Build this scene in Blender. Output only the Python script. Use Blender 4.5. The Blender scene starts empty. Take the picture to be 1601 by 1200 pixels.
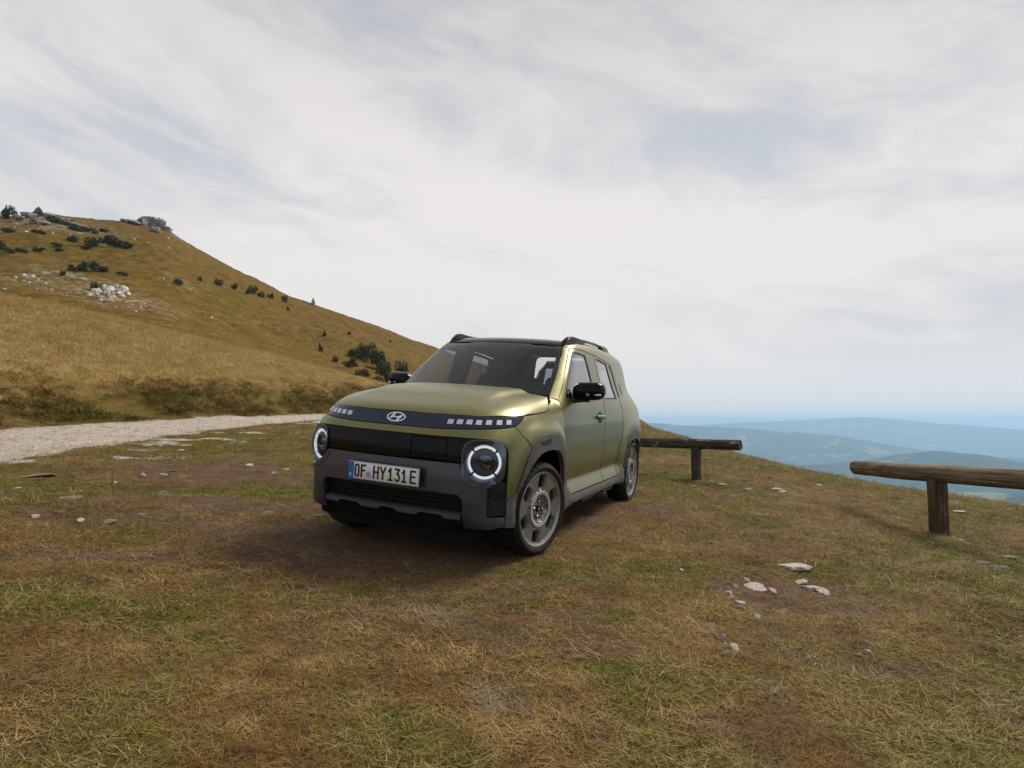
import bpy, bmesh, math, random
import numpy as np
from mathutils import Matrix, Vector
from mathutils.geometry import delaunay_2d_cdt

random.seed(7)
RNG = np.random.default_rng(11)
S = bpy.context.scene
COL = S.collection
R = math.radians

# ------------------------------------------------------------------ camera
PITCH = 3.5
CAMH = 1.114
FPX = 999.5                      # focal length in pixels of the 1601 px wide photograph
cd = bpy.data.cameras.new('camera')
cd.sensor_width = 36.0
cd.lens = 36.0 * FPX / 1601.0
cd.clip_start = 0.05
cd.clip_end = 60000
cam = bpy.data.objects.new('camera', cd)
COL.objects.link(cam)
cam.location = (0, 0, CAMH)
cam.rotation_euler = (R(90 + PITCH), 0, 0)
S.camera = cam

# ------------------------------------------------------------------ node helper
class NT:
    def __init__(s, tree):
        s.t = tree
    def n(s, typ, props=None, **ins):
        nd = s.t.nodes.new(typ)
        for k, v in (props or {}).items():
            setattr(nd, k, v)
        for k, v in ins.items():
            key = int(k[1:]) if k[0] == 'i' and k[1:].isdigit() else k.replace('_', ' ')
            s.put(nd.inputs[key], v)
        return nd
    def put(s, sock, v):
        if hasattr(v, 'outputs'):
            v = v.outputs[0]
        if isinstance(v, bpy.types.NodeSocket):
            s.t.links.new(v, sock)
        else:
            if sock.type == 'RGBA' and len(v) == 3:
                v = (*v, 1)
            sock.default_value = v
    def m(s, op, a, b=0.0, c=0.0, clamp=False):
        nd = s.n('ShaderNodeMath', {'operation': op, 'use_clamp': clamp}, i0=a, i1=b)
        if op in ('MULTIPLY_ADD', 'SMOOTH_MIN'):
            s.put(nd.inputs[2], c)
        return nd.outputs[0]
    def mix(s, f, a, b, mode='MIX'):
        nd = s.n('ShaderNodeMix', {'data_type': 'RGBA', 'blend_type': mode})
        s.put(nd.inputs[0], f); s.put(nd.inputs[6], a); s.put(nd.inputs[7], b)
        return nd.outputs[2]
    def ramp(s, f, lo, hi, a=0.0, b=1.0):
        nd = s.n('ShaderNodeMapRange', {'interpolation_type': 'SMOOTHSTEP'}, i0=f, i1=lo, i2=hi, i3=a, i4=b)
        return nd.outputs[0]
    def noise(s, vec, scale, detail=4, rough=.55, dist=0.0):
        nd = s.n('ShaderNodeTexNoise', {}, Scale=scale, Detail=detail, Roughness=rough, Distortion=dist)
        if vec is not None:
            s.put(nd.inputs['Vector'], vec)
        return nd.outputs[0]

# ------------------------------------------------------------------ world: overcast sky with streaks of blue
SUN_EL, SUN_AZ = 48.0, 50.0      # azimuth clockwise from +Y: the sun stands high to the right
W = bpy.data.worlds.new('World')
S.world = W
W.use_nodes = True
W.node_tree.nodes.clear()
t = NT(W.node_tree)
co = t.n('ShaderNodeTexCoord').outputs['Generated']
sep = t.n('ShaderNodeSeparateXYZ', i0=co)
dx, dy, dz = sep.outputs
sky = t.n('ShaderNodeTexSky', {'sky_type': 'NISHITA', 'sun_disc': False, 'sun_elevation': R(SUN_EL),
                               'sun_rotation': R(SUN_AZ), 'altitude': 1200.0, 'air_density': 1.0, 'dust_density': 1.0})
hl = t.m('SQRT', t.m('ADD', t.m('ADD', t.m('MULTIPLY', dx, dx), t.m('MULTIPLY', dy, dy)), .0004))
ux, uy = t.m('DIVIDE', dx, hl), t.m('DIVIDE', dy, hl)
elv = t.m('ARCSINE', dz)
# layers lie almost level, sinking from left to right
lay = t.m('ADD', t.m('MULTIPLY', elv, 4.6), t.m('MULTIPLY', t.m('MULTIPLY', ux, hl), .95))
deck = t.n('ShaderNodeCombineXYZ', i0=t.m('MULTIPLY', ux, 1.5), i1=t.m('MULTIPLY', uy, 1.5), i2=lay).outputs[0]
warp = t.n('ShaderNodeTexNoise', {}, Vector=deck, Scale=1.1, Detail=4)
dk2 = t.n('ShaderNodeVectorMath', {'operation': 'MULTIPLY_ADD'}, i0=warp.outputs[1], i1=(.55, .55, 1.15), i2=deck).outputs[0]
n1 = t.noise(dk2, 1.25, 8, .58)
n2 = t.noise(dk2, 4.2, 7, .62)
n3 = t.noise(deck, .7, 4, .5)
az = t.m('ARCTAN2', dx, dy)
el = t.m('ARCSINE', dz)
def blob(a0, e0, wa, we, tilt=0.0):
    da = t.m('SUBTRACT', az, R(a0))
    de = t.m('SUBTRACT', t.m('SUBTRACT', el, R(e0)), t.m('MULTIPLY', da, tilt))
    q = t.m('ADD', t.m('POWER', t.m('DIVIDE', da, R(wa)), 2.0), t.m('POWER', t.m('DIVIDE', de, R(we)), 2.0))
    return t.m('POWER', 2.718, t.m('MULTIPLY', q, -1.0))
gap1 = blob(16, 23.5, 22, 3.2, .02)
gap2 = blob(-27, 21, 13, 3.0, -.2)
gap3 = blob(28, 16, 12, 2.2, .0)
bank1 = blob(-12, 24.5, 16, 2.6, -.40)
bank2 = blob(8, 17, 18, 2.2, -.12)
bank3 = blob(-32, 31, 14, 2.6, -.2)
cov = t.m('ADD', t.m('MULTIPLY', n1, .9), t.m('ADD', t.m('MULTIPLY', n2, .46), t.m('MULTIPLY', n3, .35)))
for b_, k_ in ((gap1, -.17), (gap2, -.10), (gap3, -.06), (bank1, .17), (bank2, .15), (bank3, .12)):
    cov = t.m('MULTIPLY_ADD', b_, k_, cov)
c_lit = t.ramp(cov, .64, .96)
# near the horizon the deck closes to one pale veil
veil = t.ramp(dz, .20, .02)
c_lit2 = t.m('MAXIMUM', c_lit, t.m('MULTIPLY', veil, .62))
grey = (5.95, 6.1, 6.4)        # thin, bluish part of the deck
white = (7.95, 7.62, 7.48)        # its bright banks
cloud = t.mix(c_lit2, grey, white)
hor = t.mix(t.ramp(dz, .17, -.01), cloud, (7.45, 7.35, 7.45))
thin = t.m('MULTIPLY', t.ramp(cov, .78, .52), t.ramp(dz, .10, .24))
hole = t.m('MULTIPLY', thin, .20)
skyc = t.mix(hole, hor, sky.outputs[0])
dim = t.ramp(dz, .30, .78, 1.0, .66)
skyc = t.mix(1.0, skyc, t.n('ShaderNodeCombineColor', i0=dim, i1=dim, i2=t.ramp(dz, .30, .78, 1.0, .69)).outputs[0], 'MULTIPLY')
bg = t.n('ShaderNodeBackground', Color=skyc, Strength=0.10)
t.t.links.new(bg.outputs[0], t.n('ShaderNodeOutputWorld').inputs[0])

# ------------------------------------------------------------------ sun behind thin cloud
sd = bpy.data.lights.new('sun', 'SUN')
sd.energy = 3.6
sd.angle = R(24)
sd.color = (1.0, .91, .76)
sun = bpy.data.objects.new('sun', sd)
COL.objects.link(sun)
v = Vector((math.sin(R(SUN_AZ)) * math.cos(R(SUN_EL)), math.cos(R(SUN_AZ)) * math.cos(R(SUN_EL)), math.sin(R(SUN_EL))))
sun.rotation_euler = v.to_track_quat('Z', 'Y').to_euler()

S.view_settings.view_transform = 'Standard'
S.view_settings.look = 'None'
S.view_settings.gamma = 1.0
S.view_settings.exposure = 0.10
S.view_settings.use_curve_mapping = False
S.render.engine = 'CYCLES'
S.cycles.max_bounces = 8
S.cycles.transparent_max_bounces = 16
S.cycles.volume_bounces = 2
S.cycles.use_denoising = True

# ------------------------------------------------------------------ materials
def mat(name, base, rough=.6, metal=0.0, spec=.5, coat=0.0, coat_rough=.1, fn=None, emit=None):
    m = bpy.data.materials.new(name)
    m.use_nodes = True
    nt = NT(m.node_tree)
    b = m.node_tree.nodes['Principled BSDF']
    b.inputs['Base Color'].default_value = (*base, 1)
    b.inputs['Roughness'].default_value = rough
    b.inputs['Metallic'].default_value = metal
    b.inputs['Specular IOR Level'].default_value = spec
    b.inputs['Coat Weight'].default_value = coat
    b.inputs['Coat Roughness'].default_value = coat_rough
    if emit:
        b.inputs['Emission Color'].default_value = (*emit[:3], 1)
        b.inputs['Emission Strength'].default_value = emit[3]
    if fn:
        fn(nt, b)
    return m

def bump(nt, b, h, strength, dist=.01):
    bp = nt.n('ShaderNodeBump', {}, Height=h, Strength=strength, Distance=dist)
    nt.t.links.new(bp.outputs[0], b.inputs['Normal'])

def obj_co(nt):
    return nt.n('ShaderNodeTexCoord').outputs['Object']

def dusty(base, dust, amount, scale=9.0):
    """a surface with a film of dust in uneven patches"""
    def fn(nt, b):
        p = obj_co(nt)
        f = nt.m('MULTIPLY', nt.ramp(nt.noise(p, scale, 5, .6), .42, .72), amount)
        nt.put(b.inputs['Base Color'], nt.mix(f, base, dust))
        nt.put(b.inputs['Roughness'], nt.m('MULTIPLY_ADD', nt.noise(p, scale * 6, 3), .18, b.inputs['Roughness'].default_value - .09))
    return fn

def paint_fn(nt, b):
    p = obj_co(nt)
    fl = nt.noise(p, 620, 1, .5)
    nt.put(b.inputs['Base Color'], nt.mix(nt.ramp(fl, .3, .72), (.088, .088, .019), (.198, .186, .050)))
    nt.put(b.inputs['Roughness'], nt.m('MULTIPLY_ADD', nt.noise(p, 7, 4), .10, .36))
    bump(nt, b, nt.noise(p, 420, 2), .05, .001)
M = {}
M['paint'] = mat('olive_paint', (.2, .19, .06), .38, .55, .5, coat=.55, coat_rough=.28, fn=paint_fn)
M['gloss_black'] = mat('gloss_black', (.0015, .0015, .002), .16, 0, .16, fn=dusty((.0015, .0015, .002), (.004, .004, .004), .3))
M['bar_blue'] = mat('bar_blue', (.006, .016, .040), .14, .0, .42, fn=dusty((.006, .016, .040), (.010, .022, .050), .4))
M['fascia'] = mat('fascia_grey', (.092, .104, .148), .30, .7, .5, coat=.3, coat_rough=.15, fn=dusty((.078, .087, .124), (.074, .078, .098), .35))
M['clad'] = mat('cladding_grey', (.07, .065, .062), .6, 0, .4, fn=dusty((.068, .063, .061), (.125, .108, .088), .6))
M['plastic'] = mat('black_plastic', (.009, .009, .010), .5, 0, .35, fn=dusty((.009, .009, .010), (.028, .025, .022), .4))
M['dark'] = mat('dark_interior', (.005, .005, .0055), .8, 0, .2, fn=dusty((.005, .005, .0055), (.009, .009, .009), .4))
M['cloth'] = mat('seat_cloth', (.045, .05, .05), .85, 0, .3, fn=dusty((.04, .045, .046), (.07, .075, .075), .5, 30))
M['trim'] = mat('cabin_trim', (.10, .11, .115), .6, 0, .3, fn=dusty((.09, .10, .105), (.13, .135, .14), .4))
M['chrome'] = mat('chrome', (.75, .77, .80), .16, 1, .5, fn=dusty((.75, .77, .80), (.5, .5, .5), .3))
M['emblem'] = mat('emblem_silver', (.72, .76, .82), .3, .35, .5, fn=dusty((.72, .76, .82), (.6, .62, .65), .3))
M['plate'] = mat('plate_white', (.66, .66, .66), .42, 0, .5, fn=dusty((.66, .66, .66), (.5, .48, .45), .35))
M['plate_blue'] = mat('plate_blue', (.015, .10, .42), .42, 0, .5, fn=dusty((.015, .10, .42), (.03, .11, .36), .4))
M['ink'] = mat('plate_ink', (.008, .008, .008), .5, 0, .4, fn=dusty((.008, .008, .008), (.02, .02, .02), .3))
M['seal'] = mat('plate_seal', (.33, .34, .52), .5, 0, .4, fn=dusty((.33, .34, .52), (.42, .42, .55), .5, 60))
M['pixel'] = mat('pixel_white', (.60, .60, .64), .25, 0, .5, fn=dusty((.60, .60, .64), (.46, .46, .51), .5, 40))
M['drl'] = mat('lit_ring', (.9, .92, .95), .3, 0, .5, emit=(.93, .97, 1.0, .55))
M['lens_dark'] = mat('lamp_inside', (.03, .035, .045), .22, .6, .5, fn=dusty((.025, .03, .045), (.06, .07, .09), .5, 20))
M['reflector'] = mat('lamp_reflector', (.12, .16, .24), .12, 1, .5, fn=dusty((.12, .16, .24), (.08, .11, .16), .5, 25))
M['alloy'] = mat('alloy_grey', (.27, .262, .25), .36, .7, .5, fn=dusty((.27, .262, .25), (.21, .19, .17), .5, 14))
M['alloy_light'] = mat('alloy_machined', (.44, .43, .41), .45, .35, .5, fn=dusty((.44, .43, .41), (.32, .29, .26), .5, 14))
M['alloy_facet'] = mat('alloy_facet', (.30, .29, .275), .45, .4, .5, fn=dusty((.30, .29, .275), (.22, .20, .18), .5, 14))
M['tyre'] = mat('tyre_rubber', (.011, .0105, .010), .75, 0, .25, fn=dusty((.011, .0105, .010), (.046, .038, .030), .5, 11))
M['red_lamp'] = mat('rear_lamp', (.25, .01, .012), .2, 0, .5, fn=dusty((.25, .01, .012), (.2, .02, .02), .3))

def glass(name, tint, mirror, rough=.0, k=.93):
    m = bpy.data.materials.new(name)
    m.use_nodes = True
    nt = NT(m.node_tree)
    m.node_tree.nodes.clear()
    lw = nt.n('ShaderNodeLayerWeight', Blend=.5)
    f = nt.m('MULTIPLY_ADD', nt.m('POWER', lw.outputs['Facing'], 4.2), k, .035 + mirror, clamp=True)
    sm_ = nt.noise(obj_co(nt), 5, 3)
    tr = nt.n('ShaderNodeBsdfTransparent', Color=nt.mix(sm_, tint, tuple(c * .93 for c in tint)))
    gl = nt.n('ShaderNodeBsdfGlossy', Color=(1, 1, 1), Roughness=rough)
    mx = nt.n('ShaderNodeMixShader', i0=f, i1=tr.outputs[0], i2=gl.outputs[0])
    nt.t.links.new(mx.outputs[0], nt.n('ShaderNodeOutputMaterial').inputs[0])
    return m
M['windscreen'] = glass('windscreen_glass', (.76, .83, .84), .0, k=1.0)
M['side_glass'] = glass('side_glass', (.42, .45, .46), .18)
M['lamp_glass'] = glass('lamp_glass', (.85, .88, .92), .02)

# ------------------------------------------------------------------ object helpers
def link(name, me, parent=None, material=None):
    o = bpy.data.objects.new(name, me)
    COL.objects.link(o)
    if parent is not None:
        o.parent = parent
    if material is not None and me is not None:
        for q in (material if isinstance(material, (list, tuple)) else [material]):
            me.materials.append(q)
    return o

def tag(o, label=None, cat=None, group=None, kind=None):
    for k, v_ in (('label', label), ('category', cat), ('group', group), ('kind', kind)):
        if v_:
            o[k] = v_
    return o

def mesh(name, V, F, smooth=None, sharp=None):
    me = bpy.data.meshes.new(name)
    me.from_pydata([tuple(map(float, p)) for p in V], [], F)
    me.validate()
    if smooth:
        me.shade_smooth()
        if sharp:
            me.set_sharp_from_angle(angle=R(sharp))
    me.update()
    return me

def grid_mesh(name, X, Y, Z, smooth=True, attrs=None):
    """rows x cols arrays -> one quad sheet"""
    r_, c_ = X.shape
    co_ = np.stack([X, Y, Z], -1).reshape(-1, 3).astype(np.float32)
    idx = np.arange(r_ * c_).reshape(r_, c_)
    q = np.stack([idx[:-1, :-1], idx[:-1, 1:], idx[1:, 1:], idx[1:, :-1]], -1).reshape(-1, 4)
    me = bpy.data.meshes.new(name)
    me.vertices.add(len(co_)); me.vertices.foreach_set('co', co_.ravel())
    me.loops.add(q.size); me.loops.foreach_set('vertex_index', q.ravel().astype(np.int32))
    me.polygons.add(len(q)); me.polygons.foreach_set('loop_start', np.arange(0, q.size, 4, dtype=np.int32))
    me.update(calc_edges=True)
    if smooth:
        me.shade_smooth()
    for k, a in (attrs or {}).items():
        at_ = me.attributes.new(k, 'FLOAT', 'POINT')
        at_.data.foreach_set('value', np.asarray(a, np.float32).ravel())
    return me

class MB:
    """collects simple solids into one mesh"""
    def __init__(s):
        s.V = []; s.F = []
    def add(s, V, F):
        o = len(s.V)
        s.V += [tuple(p) for p in V]; s.F += [tuple(i + o for i in f) for f in F]
    def box(s, c, d, rot=None):
        P = []
        for z in (-1, 1):
            for y in (-1, 1):
                for x in (-1, 1):
                    p = Vector((x * d[0] / 2, y * d[1] / 2, z * d[2] / 2))
                    if rot is not None:
                        p = rot @ p
                    P.append(p + Vector(c))
        s.add(P, [(0, 2, 3, 1), (4, 5, 7, 6), (0, 1, 5, 4), (2, 6, 7, 3), (0, 4, 6, 2), (1, 3, 7, 5)])
    def tube(s, pts, rad, seg=10, cap=True):
        pts = [Vector(p) for p in pts]
        rad = rad if isinstance(rad, (list, tuple)) else [rad] * len(pts)
        rings = []
        ref = None
        for i, p in enumerate(pts):
            d = (pts[min(i + 1, len(pts) - 1)] - pts[max(i - 1, 0)]).normalized()
            if ref is None:
                ref = Vector((0, 0, 1)) if abs(d.z) < .9 else Vector((1, 0, 0))
            a = d.cross(ref).normalized(); b = a.cross(d).normalized()
            ref = b
            rings.append([p + (a * math.cos(2 * math.pi * k / seg) + b * math.sin(2 * math.pi * k / seg)) * rad[i] for k in range(seg)])
        V = [q for r_ in rings for q in r_]
        F = []
        for i in range(len(pts) - 1):
            for k in range(seg):
                F.append((i * seg + k, i * seg + (k + 1) % seg, (i + 1) * seg + (k + 1) % seg, (i + 1) * seg + k))
        if cap:
            F.append(tuple(range(seg - 1, -1, -1))); F.append(tuple((len(pts) - 1) * seg + k for k in range(seg)))
        s.add(V, F)
    def lathe(s, prof, seg=64, close=False):
        """profile (r, y) about the Y axis"""
        n = len(prof)
        V = []
        for k in range(seg):
            a = 2 * math.pi * k / seg
            V += [(r_ * math.cos(a), y, r_ * math.sin(a)) for r_, y in prof]
        F = []
        for k in range(seg):
            k2 = (k + 1) % seg
            for i in range(n - 1 + (1 if close else 0)):
                j = (i + 1) % n
                F.append((k * n + i, k * n + j, k2 * n + j, k2 * n + i))
        s.add(V, F)
    def mesh(s, name, smooth=True, sharp=35):
        return mesh(name, s.V, s.F, smooth, sharp)
    def build(s, name, material, parent=None, smooth=True, sharp=35):
        return link(name, s.mesh(name, smooth, sharp), parent, material)

def rbox(name, c, d, bev, material, parent, rot=None, seg=3, fn=None):
    """rounded box"""
    bm = bmesh.new()
    bmesh.ops.create_cube(bm, size=1.0)
    for vv in bm.verts:
        vv.co = Vector((vv.co.x * d[0], vv.co.y * d[1], vv.co.z * d[2]))
    bmesh.ops.bevel(bm, geom=bm.edges[:], offset=bev, segments=seg, profile=.5, affect='EDGES')
    for vv in bm.verts:
        p = vv.co.copy()
        if fn:
            p = fn(p)
        if rot is not None:
            p = rot @ p
        vv.co = p + Vector(c)
    me = bpy.data.meshes.new(name)
    bm.to_mesh(me); bm.free()
    me.shade_smooth(); me.set_sharp_from_angle(angle=R(50))
    return link(name, me, parent, material)

# ------------------------------------------------------------------ noise for terrain
PERM = RNG.permutation(512)
GRAD = RNG.normal(size=(512, 2)); GRAD /= np.linalg.norm(GRAD, axis=1, keepdims=True)
def perlin(x, y):
    xi = np.floor(x).astype(int); yi = np.floor(y).astype(int)
    xf = x - xi; yf = y - yi
    u = xf ** 3 * (xf * (xf * 6 - 15) + 10); v_ = yf ** 3 * (yf * (yf * 6 - 15) + 10)
    def g(a, b, fx, fy):
        h = PERM[(PERM[(xi + a) & 511] + yi + b) & 511]
        return GRAD[h, 0] * fx + GRAD[h, 1] * fy
    n00 = g(0, 0, xf, yf); n10 = g(1, 0, xf - 1, yf); n01 = g(0, 1, xf, yf - 1); n11 = g(1, 1, xf - 1, yf - 1)
    return (n00 * (1 - u) + n10 * u) * (1 - v_) + (n01 * (1 - u) + n11 * u) * v_
def fbm(x, y, oct=4, gain=.5):
    a, s_, tot = 1.0, 0.0, 0.0
    for i in range(oct):
        s_ = s_ + a * perlin(x * 2 ** i + 17.3 * i, y * 2 ** i - 9.1 * i); tot += a; a *= gain
    return s_ / tot * 1.6

def sm(a, b, x):
    q = np.clip((x - a) / (b - a), 0, 1)
    return q * q * (3 - 2 * q)

# ================================================================== the place
def pray(u, v):
    """direction of a photograph pixel (1601 x 1200), used to measure where things stand"""
    tx, ty, th = (u - 800.5) / FPX, (600 - v) / FPX, R(PITCH)
    return np.array([tx, math.cos(th) - math.sin(th) * ty, math.sin(th) + math.cos(th) * ty])
def at(u, v, y):
    d = pray(u, v)
    return np.array([0, 0, CAMH]) + d * (y / d[1])

def x_toe(y):                      # far edge of the gravel track = foot of the bank
    q = np.maximum(y - 9, 0) / 12
    return -8.3 + 5.0 * (1 - np.exp(-q * q)) + .0 * y
def x_near(y):                     # near edge of the track
    q = np.maximum(y - 10, 0) / 12
    return -5.45 - .04 * np.minimum(y - 8, 4) * (y < 12) - .16 * (y >= 12) + 4.6 * (1 - np.exp(-q * q))
EDGE = np.array([(-30, 18.0), (-6, 13.0), (2, 10.2), (5, 8.8), (7.7, 6.3), (9.4, 4.95), (12.1, 3.95), (16, 3.6), (24, 3.7), (34, 3.2), (60, 1.0)])
def x_edge(y):
    return np.interp(y, EDGE[:, 0], EDGE[:, 1])
def H0(x, y):
    x = np.asarray(x, float); y = np.asarray(y, float)
    z = -0.06154 * x + 0.05730 * y + -0.00434
    d = x_toe(y) - x
    slope = .178 * (1 - sm(28, 42, y)) + .012
    dd = np.maximum(d, 0)
    toe = .66 * (1 - .6 * sm(22, 36, y)) * sm(.0, 1.7, dd + .5 * fbm(x * .5, y * .5, 3))
    z = z + toe + slope * np.maximum(dd - .4, 0) * (1 - .15 * sm(10, 30, dd))
    z = z - .05 * sm(-.6, .3, d) * sm(1.2, .2, d)                    # shallow ditch at its foot
    g = (y - 1.4 * x - 53) / 1.72                                    # behind the crest of the bank
    g = np.where(x < 4, g, g)
    z = z - np.where(g > 0, .035 * g ** 2 / (1 + .06 * g), 0)
    e = (x - x_edge(y)) * .86
    e = np.maximum(e, 0)
    z = z - np.where(e < 3, .075 * e ** 2, .675 + .45 * (e - 3))
    return z
CARM = np.array([[-0.40355, 0.9129, 0.06132], [-0.91454, -0.40044, -0.05709], [-0.02757, -0.07912, 0.99648]])
CARO = np.array([-0.534, 4.6212, 0.2933])
CAR2 = CARO + CARM @ np.array([-1.29, 0, 0])
def H(x, y):
    x = np.asarray(x, float); y = np.asarray(y, float)
    near_car = np.exp(-(((x - CAR2[0]) ** 2 + (y - CAR2[1]) ** 2) / 5.5) ** 2)
    tr = sm(.3, -.3, x - x_near(y)) * sm(-.3, .3, x - x_toe(y))
    far = sm(8, 20, np.hypot(x, y))
    a = (1 - .85 * near_car) * (1 - .7 * tr)
    z = H0(x, y) + a * (.035 * fbm(x * .55, y * .55, 3) + .016 * fbm(x * 2.3 + 5, y * 2.3, 3) + .010 * fbm(x * 7, y * 7, 3))
    bank = sm(-8.8, -10.5, x) * sm(60, 40, y)
    z = z + bank * (.16 * fbm(x * .33, y * .33, 4) + .07 * fbm(x * 1.1, y * 1.1, 3))
    z = z - tr * .05
    return z
def hz(x, y):
    return float(H(np.array([x]), np.array([y]))[0])
def spot(u, v):
    d = pray(u, v)
    s_ = np.geomspace(1.0, 70, 1500)
    P = np.array([0, 0, CAMH])[None] + s_[:, None] * d
    below = P[:, 2] < H(P[:, 0], P[:, 1])
    if not below.any():
        return np.array([0, 0, CAMH]) + d * 20
    return P[np.argmax(below)]

# stones, measured as (column, row, width, height) in the photograph
STONES = [
    (1236, 878, 50, 17, 'pale', 'broad flat white slab, largest of the stones right of the car', 0.1),
    (1182, 911, 32, 14, 'pale', 'flat pale slab left of the split white slabs', .2),
    (1167, 904, 14, 7, 'pale', 'small white chip touching the flat pale slab on its upper left'),
    (1208, 922, 16, 6, 'pale', 'thin pale sliver pointing down right below the flat pale slab', -.4),
    (1252, 907, 24, 8, 'pale', 'long thin white slab at the upper left of the split group', -.2),
    (1266, 914, 28, 12, 'pale', 'thick white slab in the middle of the split group'),
    (1287, 921, 22, 8, 'pale', 'square ended white slab at the right end of the split group', 0),
    (1150, 915, 12, 8, 'pale', 'round pale pebble at the head of the curved line of stones'),
    (1139, 924, 13, 7, 'pale', 'oval pale stone second down the curved line of stones'),
    (1143, 933, 11, 7, 'pale', 'small pale stone third down the curved line, above the two slivers'),
    (1157, 940, 19, 7, 'pale', 'upper of two parallel white slivers in the curved line', -.6),
    (1155, 949, 15, 6, 'tan', 'lower duller of two parallel slivers in the curved line', -.7),
    (1184, 961, 15, 8, 'pale', 'rounded white pebble with a grass stalk behind it, below the slivers'),
    (1202, 947, 13, 8, 'tan', 'dull tan stone between the white pebble and the flat pale slab'),
    (1225, 954, 22, 9, 'tan', 'slanting tan slab lowest on the right of the stone group', -.4),
    (1113, 975, 18, 8, 'tan', 'dull half buried stone at the left above the lowest white stones'),
    (1126, 993, 16, 11, 'pale', 'angular white stone just above the lowest white stone'),
    (1134, 1006, 9, 6, 'pale', 'tiny pale chip touching the lowest white stone'),
    (1148, 1009, 20, 10, 'pale', 'lowest white stone of the group, nearest the camera'),
    (1136, 902, 11, 6, 'tan', 'small tan pebble above the head of the curved line'),
    (1108, 845, 16, 7, 'tan', 'low tan stone in grass between car and the stone group'),
    (1066, 890, 8, 6, 'pale', 'single tiny white pebble in the grass behind the front wheel'),
    (1535, 877, 20, 8, 'grey', 'flat grey stone beside bare soil near the right edge'),
    (1563, 884, 28, 7, 'grey', 'long flat grey slab nearest the right edge', 0),
    (1571, 869, 24, 5, 'grey', 'thin grey slab behind the long flat slab at the right edge', 0),
    (1504, 845, 9, 6, 'pale', 'tiny pale pebble right of the near log post'),
    (1352, 1018, 13, 5, 'pale', 'white sliver in bare soil at the lower right'),
    (1342, 1022, 11, 6, 'tan', 'tan pebble beside the white sliver in bare soil'),
    (1129, 754, 16, 8, 'pale', 'bright white stone just right of the far log post'),
    (1111, 752, 9, 7, 'pale', 'small upright white stone between the far log post and a bright white stone'),
    (1170, 765, 13, 8, 'pale', 'pale wedge shaped stone in the grass beyond the bright white stone'),
    (1213, 762, 15, 6, 'pale', 'largest pale stone of the small cluster before the valley edge'),
    (1203, 753, 7, 5, 'pale', 'tiny pale chip at the back of the small cluster by the valley edge'),
    (1234, 762, 10, 5, 'tan', 'tan stone at the right of the small cluster by the valley edge'),
    (1223, 766, 12, 5, 'pale', 'flat pale stone at the front of the small cluster by the valley edge'),
    (1281, 757, 9, 5, 'pale', 'lone pale stone on the rim left of the near log'),
    (1502, 797, 16, 7, 'pale', 'slanting pale stone behind the near log, right of its post', -.5),
    (1085, 757, 14, 6, 'tan', 'flat tan stone at the foot of the far log post'),
    (1050, 777, 12, 5, 'tan', 'low tan stone on bare soil behind the rear wheel'),
    (1147, 774, 13, 4, 'tan', 'thin tan slab in the grass below the bright white stone'),
    (57, 740, 40, 8, 'grey', 'long flat grey slab in green grass beside the gravel track', .0),
    (21, 763, 15, 5, 'pale', 'flat pale stone at the left edge below the grey slab'),
    (112, 775, 27, 8, 'tan', 'broad low tan slab sunk in the turf at the left'),
    (256, 770, 20, 17, 'tan', 'upright pointed pinkish stone standing in bare soil', .3),
    (169, 811, 24, 12, 'tan', 'smooth rounded stone lying alone on the worn soil, nearest on the left'),
    (55, 805, 12, 6, 'pale', 'small pale stone left of the smooth rounded stone'),
    (127, 812, 10, 5, 'pale', 'tiny pale stone just left of the smooth rounded stone'),
    (222, 802, 15, 4, 'tan', 'thin tan slab right of the smooth rounded stone', 0),
    (180, 753, 7, 4, 'pale', 'tiny pale pebble on the brown turf above the broad tan slab'),
    (224, 742, 9, 7, 'pale', 'small bright stone left of the flat pair in the worn patch'),
    (253, 740, 13, 6, 'pale', 'larger of the flat pale pair in the worn patch', .3),
    (286, 744, 13, 4, 'tan', 'thin flat tan slab right of the flat pale pair'),
    (270, 735, 8, 5, 'tan', 'small tan stone behind the flat pale pair'),
    (390, 725, 16, 5, 'pale', 'flat pale stone on the worn path left of the car nose'),
    (448, 732, 9, 5, 'pale', 'small pale stone on the worn path closest to the car nose'),
    (428, 738, 9, 4, 'pale', 'small flat stone below the closest path stone by the car'),
    (419, 801, 19, 5, 'tan', 'long low tan stone in bare soil before the bumper'),
    (375, 802, 11, 5, 'tan', 'short tan stone left of the long low one before the bumper'),
    (328, 804, 13, 4, 'tan', 'flat tan stone in the middle of the worn soil'),
    (281, 702, 15, 5, 'pale', 'white stone on the fringe of the gravel track'),
    (500, 802, 20, 9, 'grey', 'grey lump of stone beside the front bumper corner'),
    (437, 814, 8, 5, 'grey', 'small grey stone left of the lump by the bumper corner'),
]
# ------------------------------------------------------------------ ground sheet
def graded(lo, hi, c, fine, span, grow):
    a = [c]
    st = fine
    while a[-1] < hi:
        if a[-1] - c > span: st *= grow
        a.append(a[-1] + st)
    b = [c]; st = fine
    while b[-1] > lo:
        if c - b[-1] > span: st *= grow
        b.append(b[-1] - st)
    return np.array(b[:0:-1] + a)
gx = graded(-75, 40, .5, .045, 5.5, 1.02)
gy = graded(-25, 70, 4.0, .05, 4.5, 1.02)
GX, GY = np.meshgrid(gx, gy)
GZ = H(GX, GY)

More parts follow.
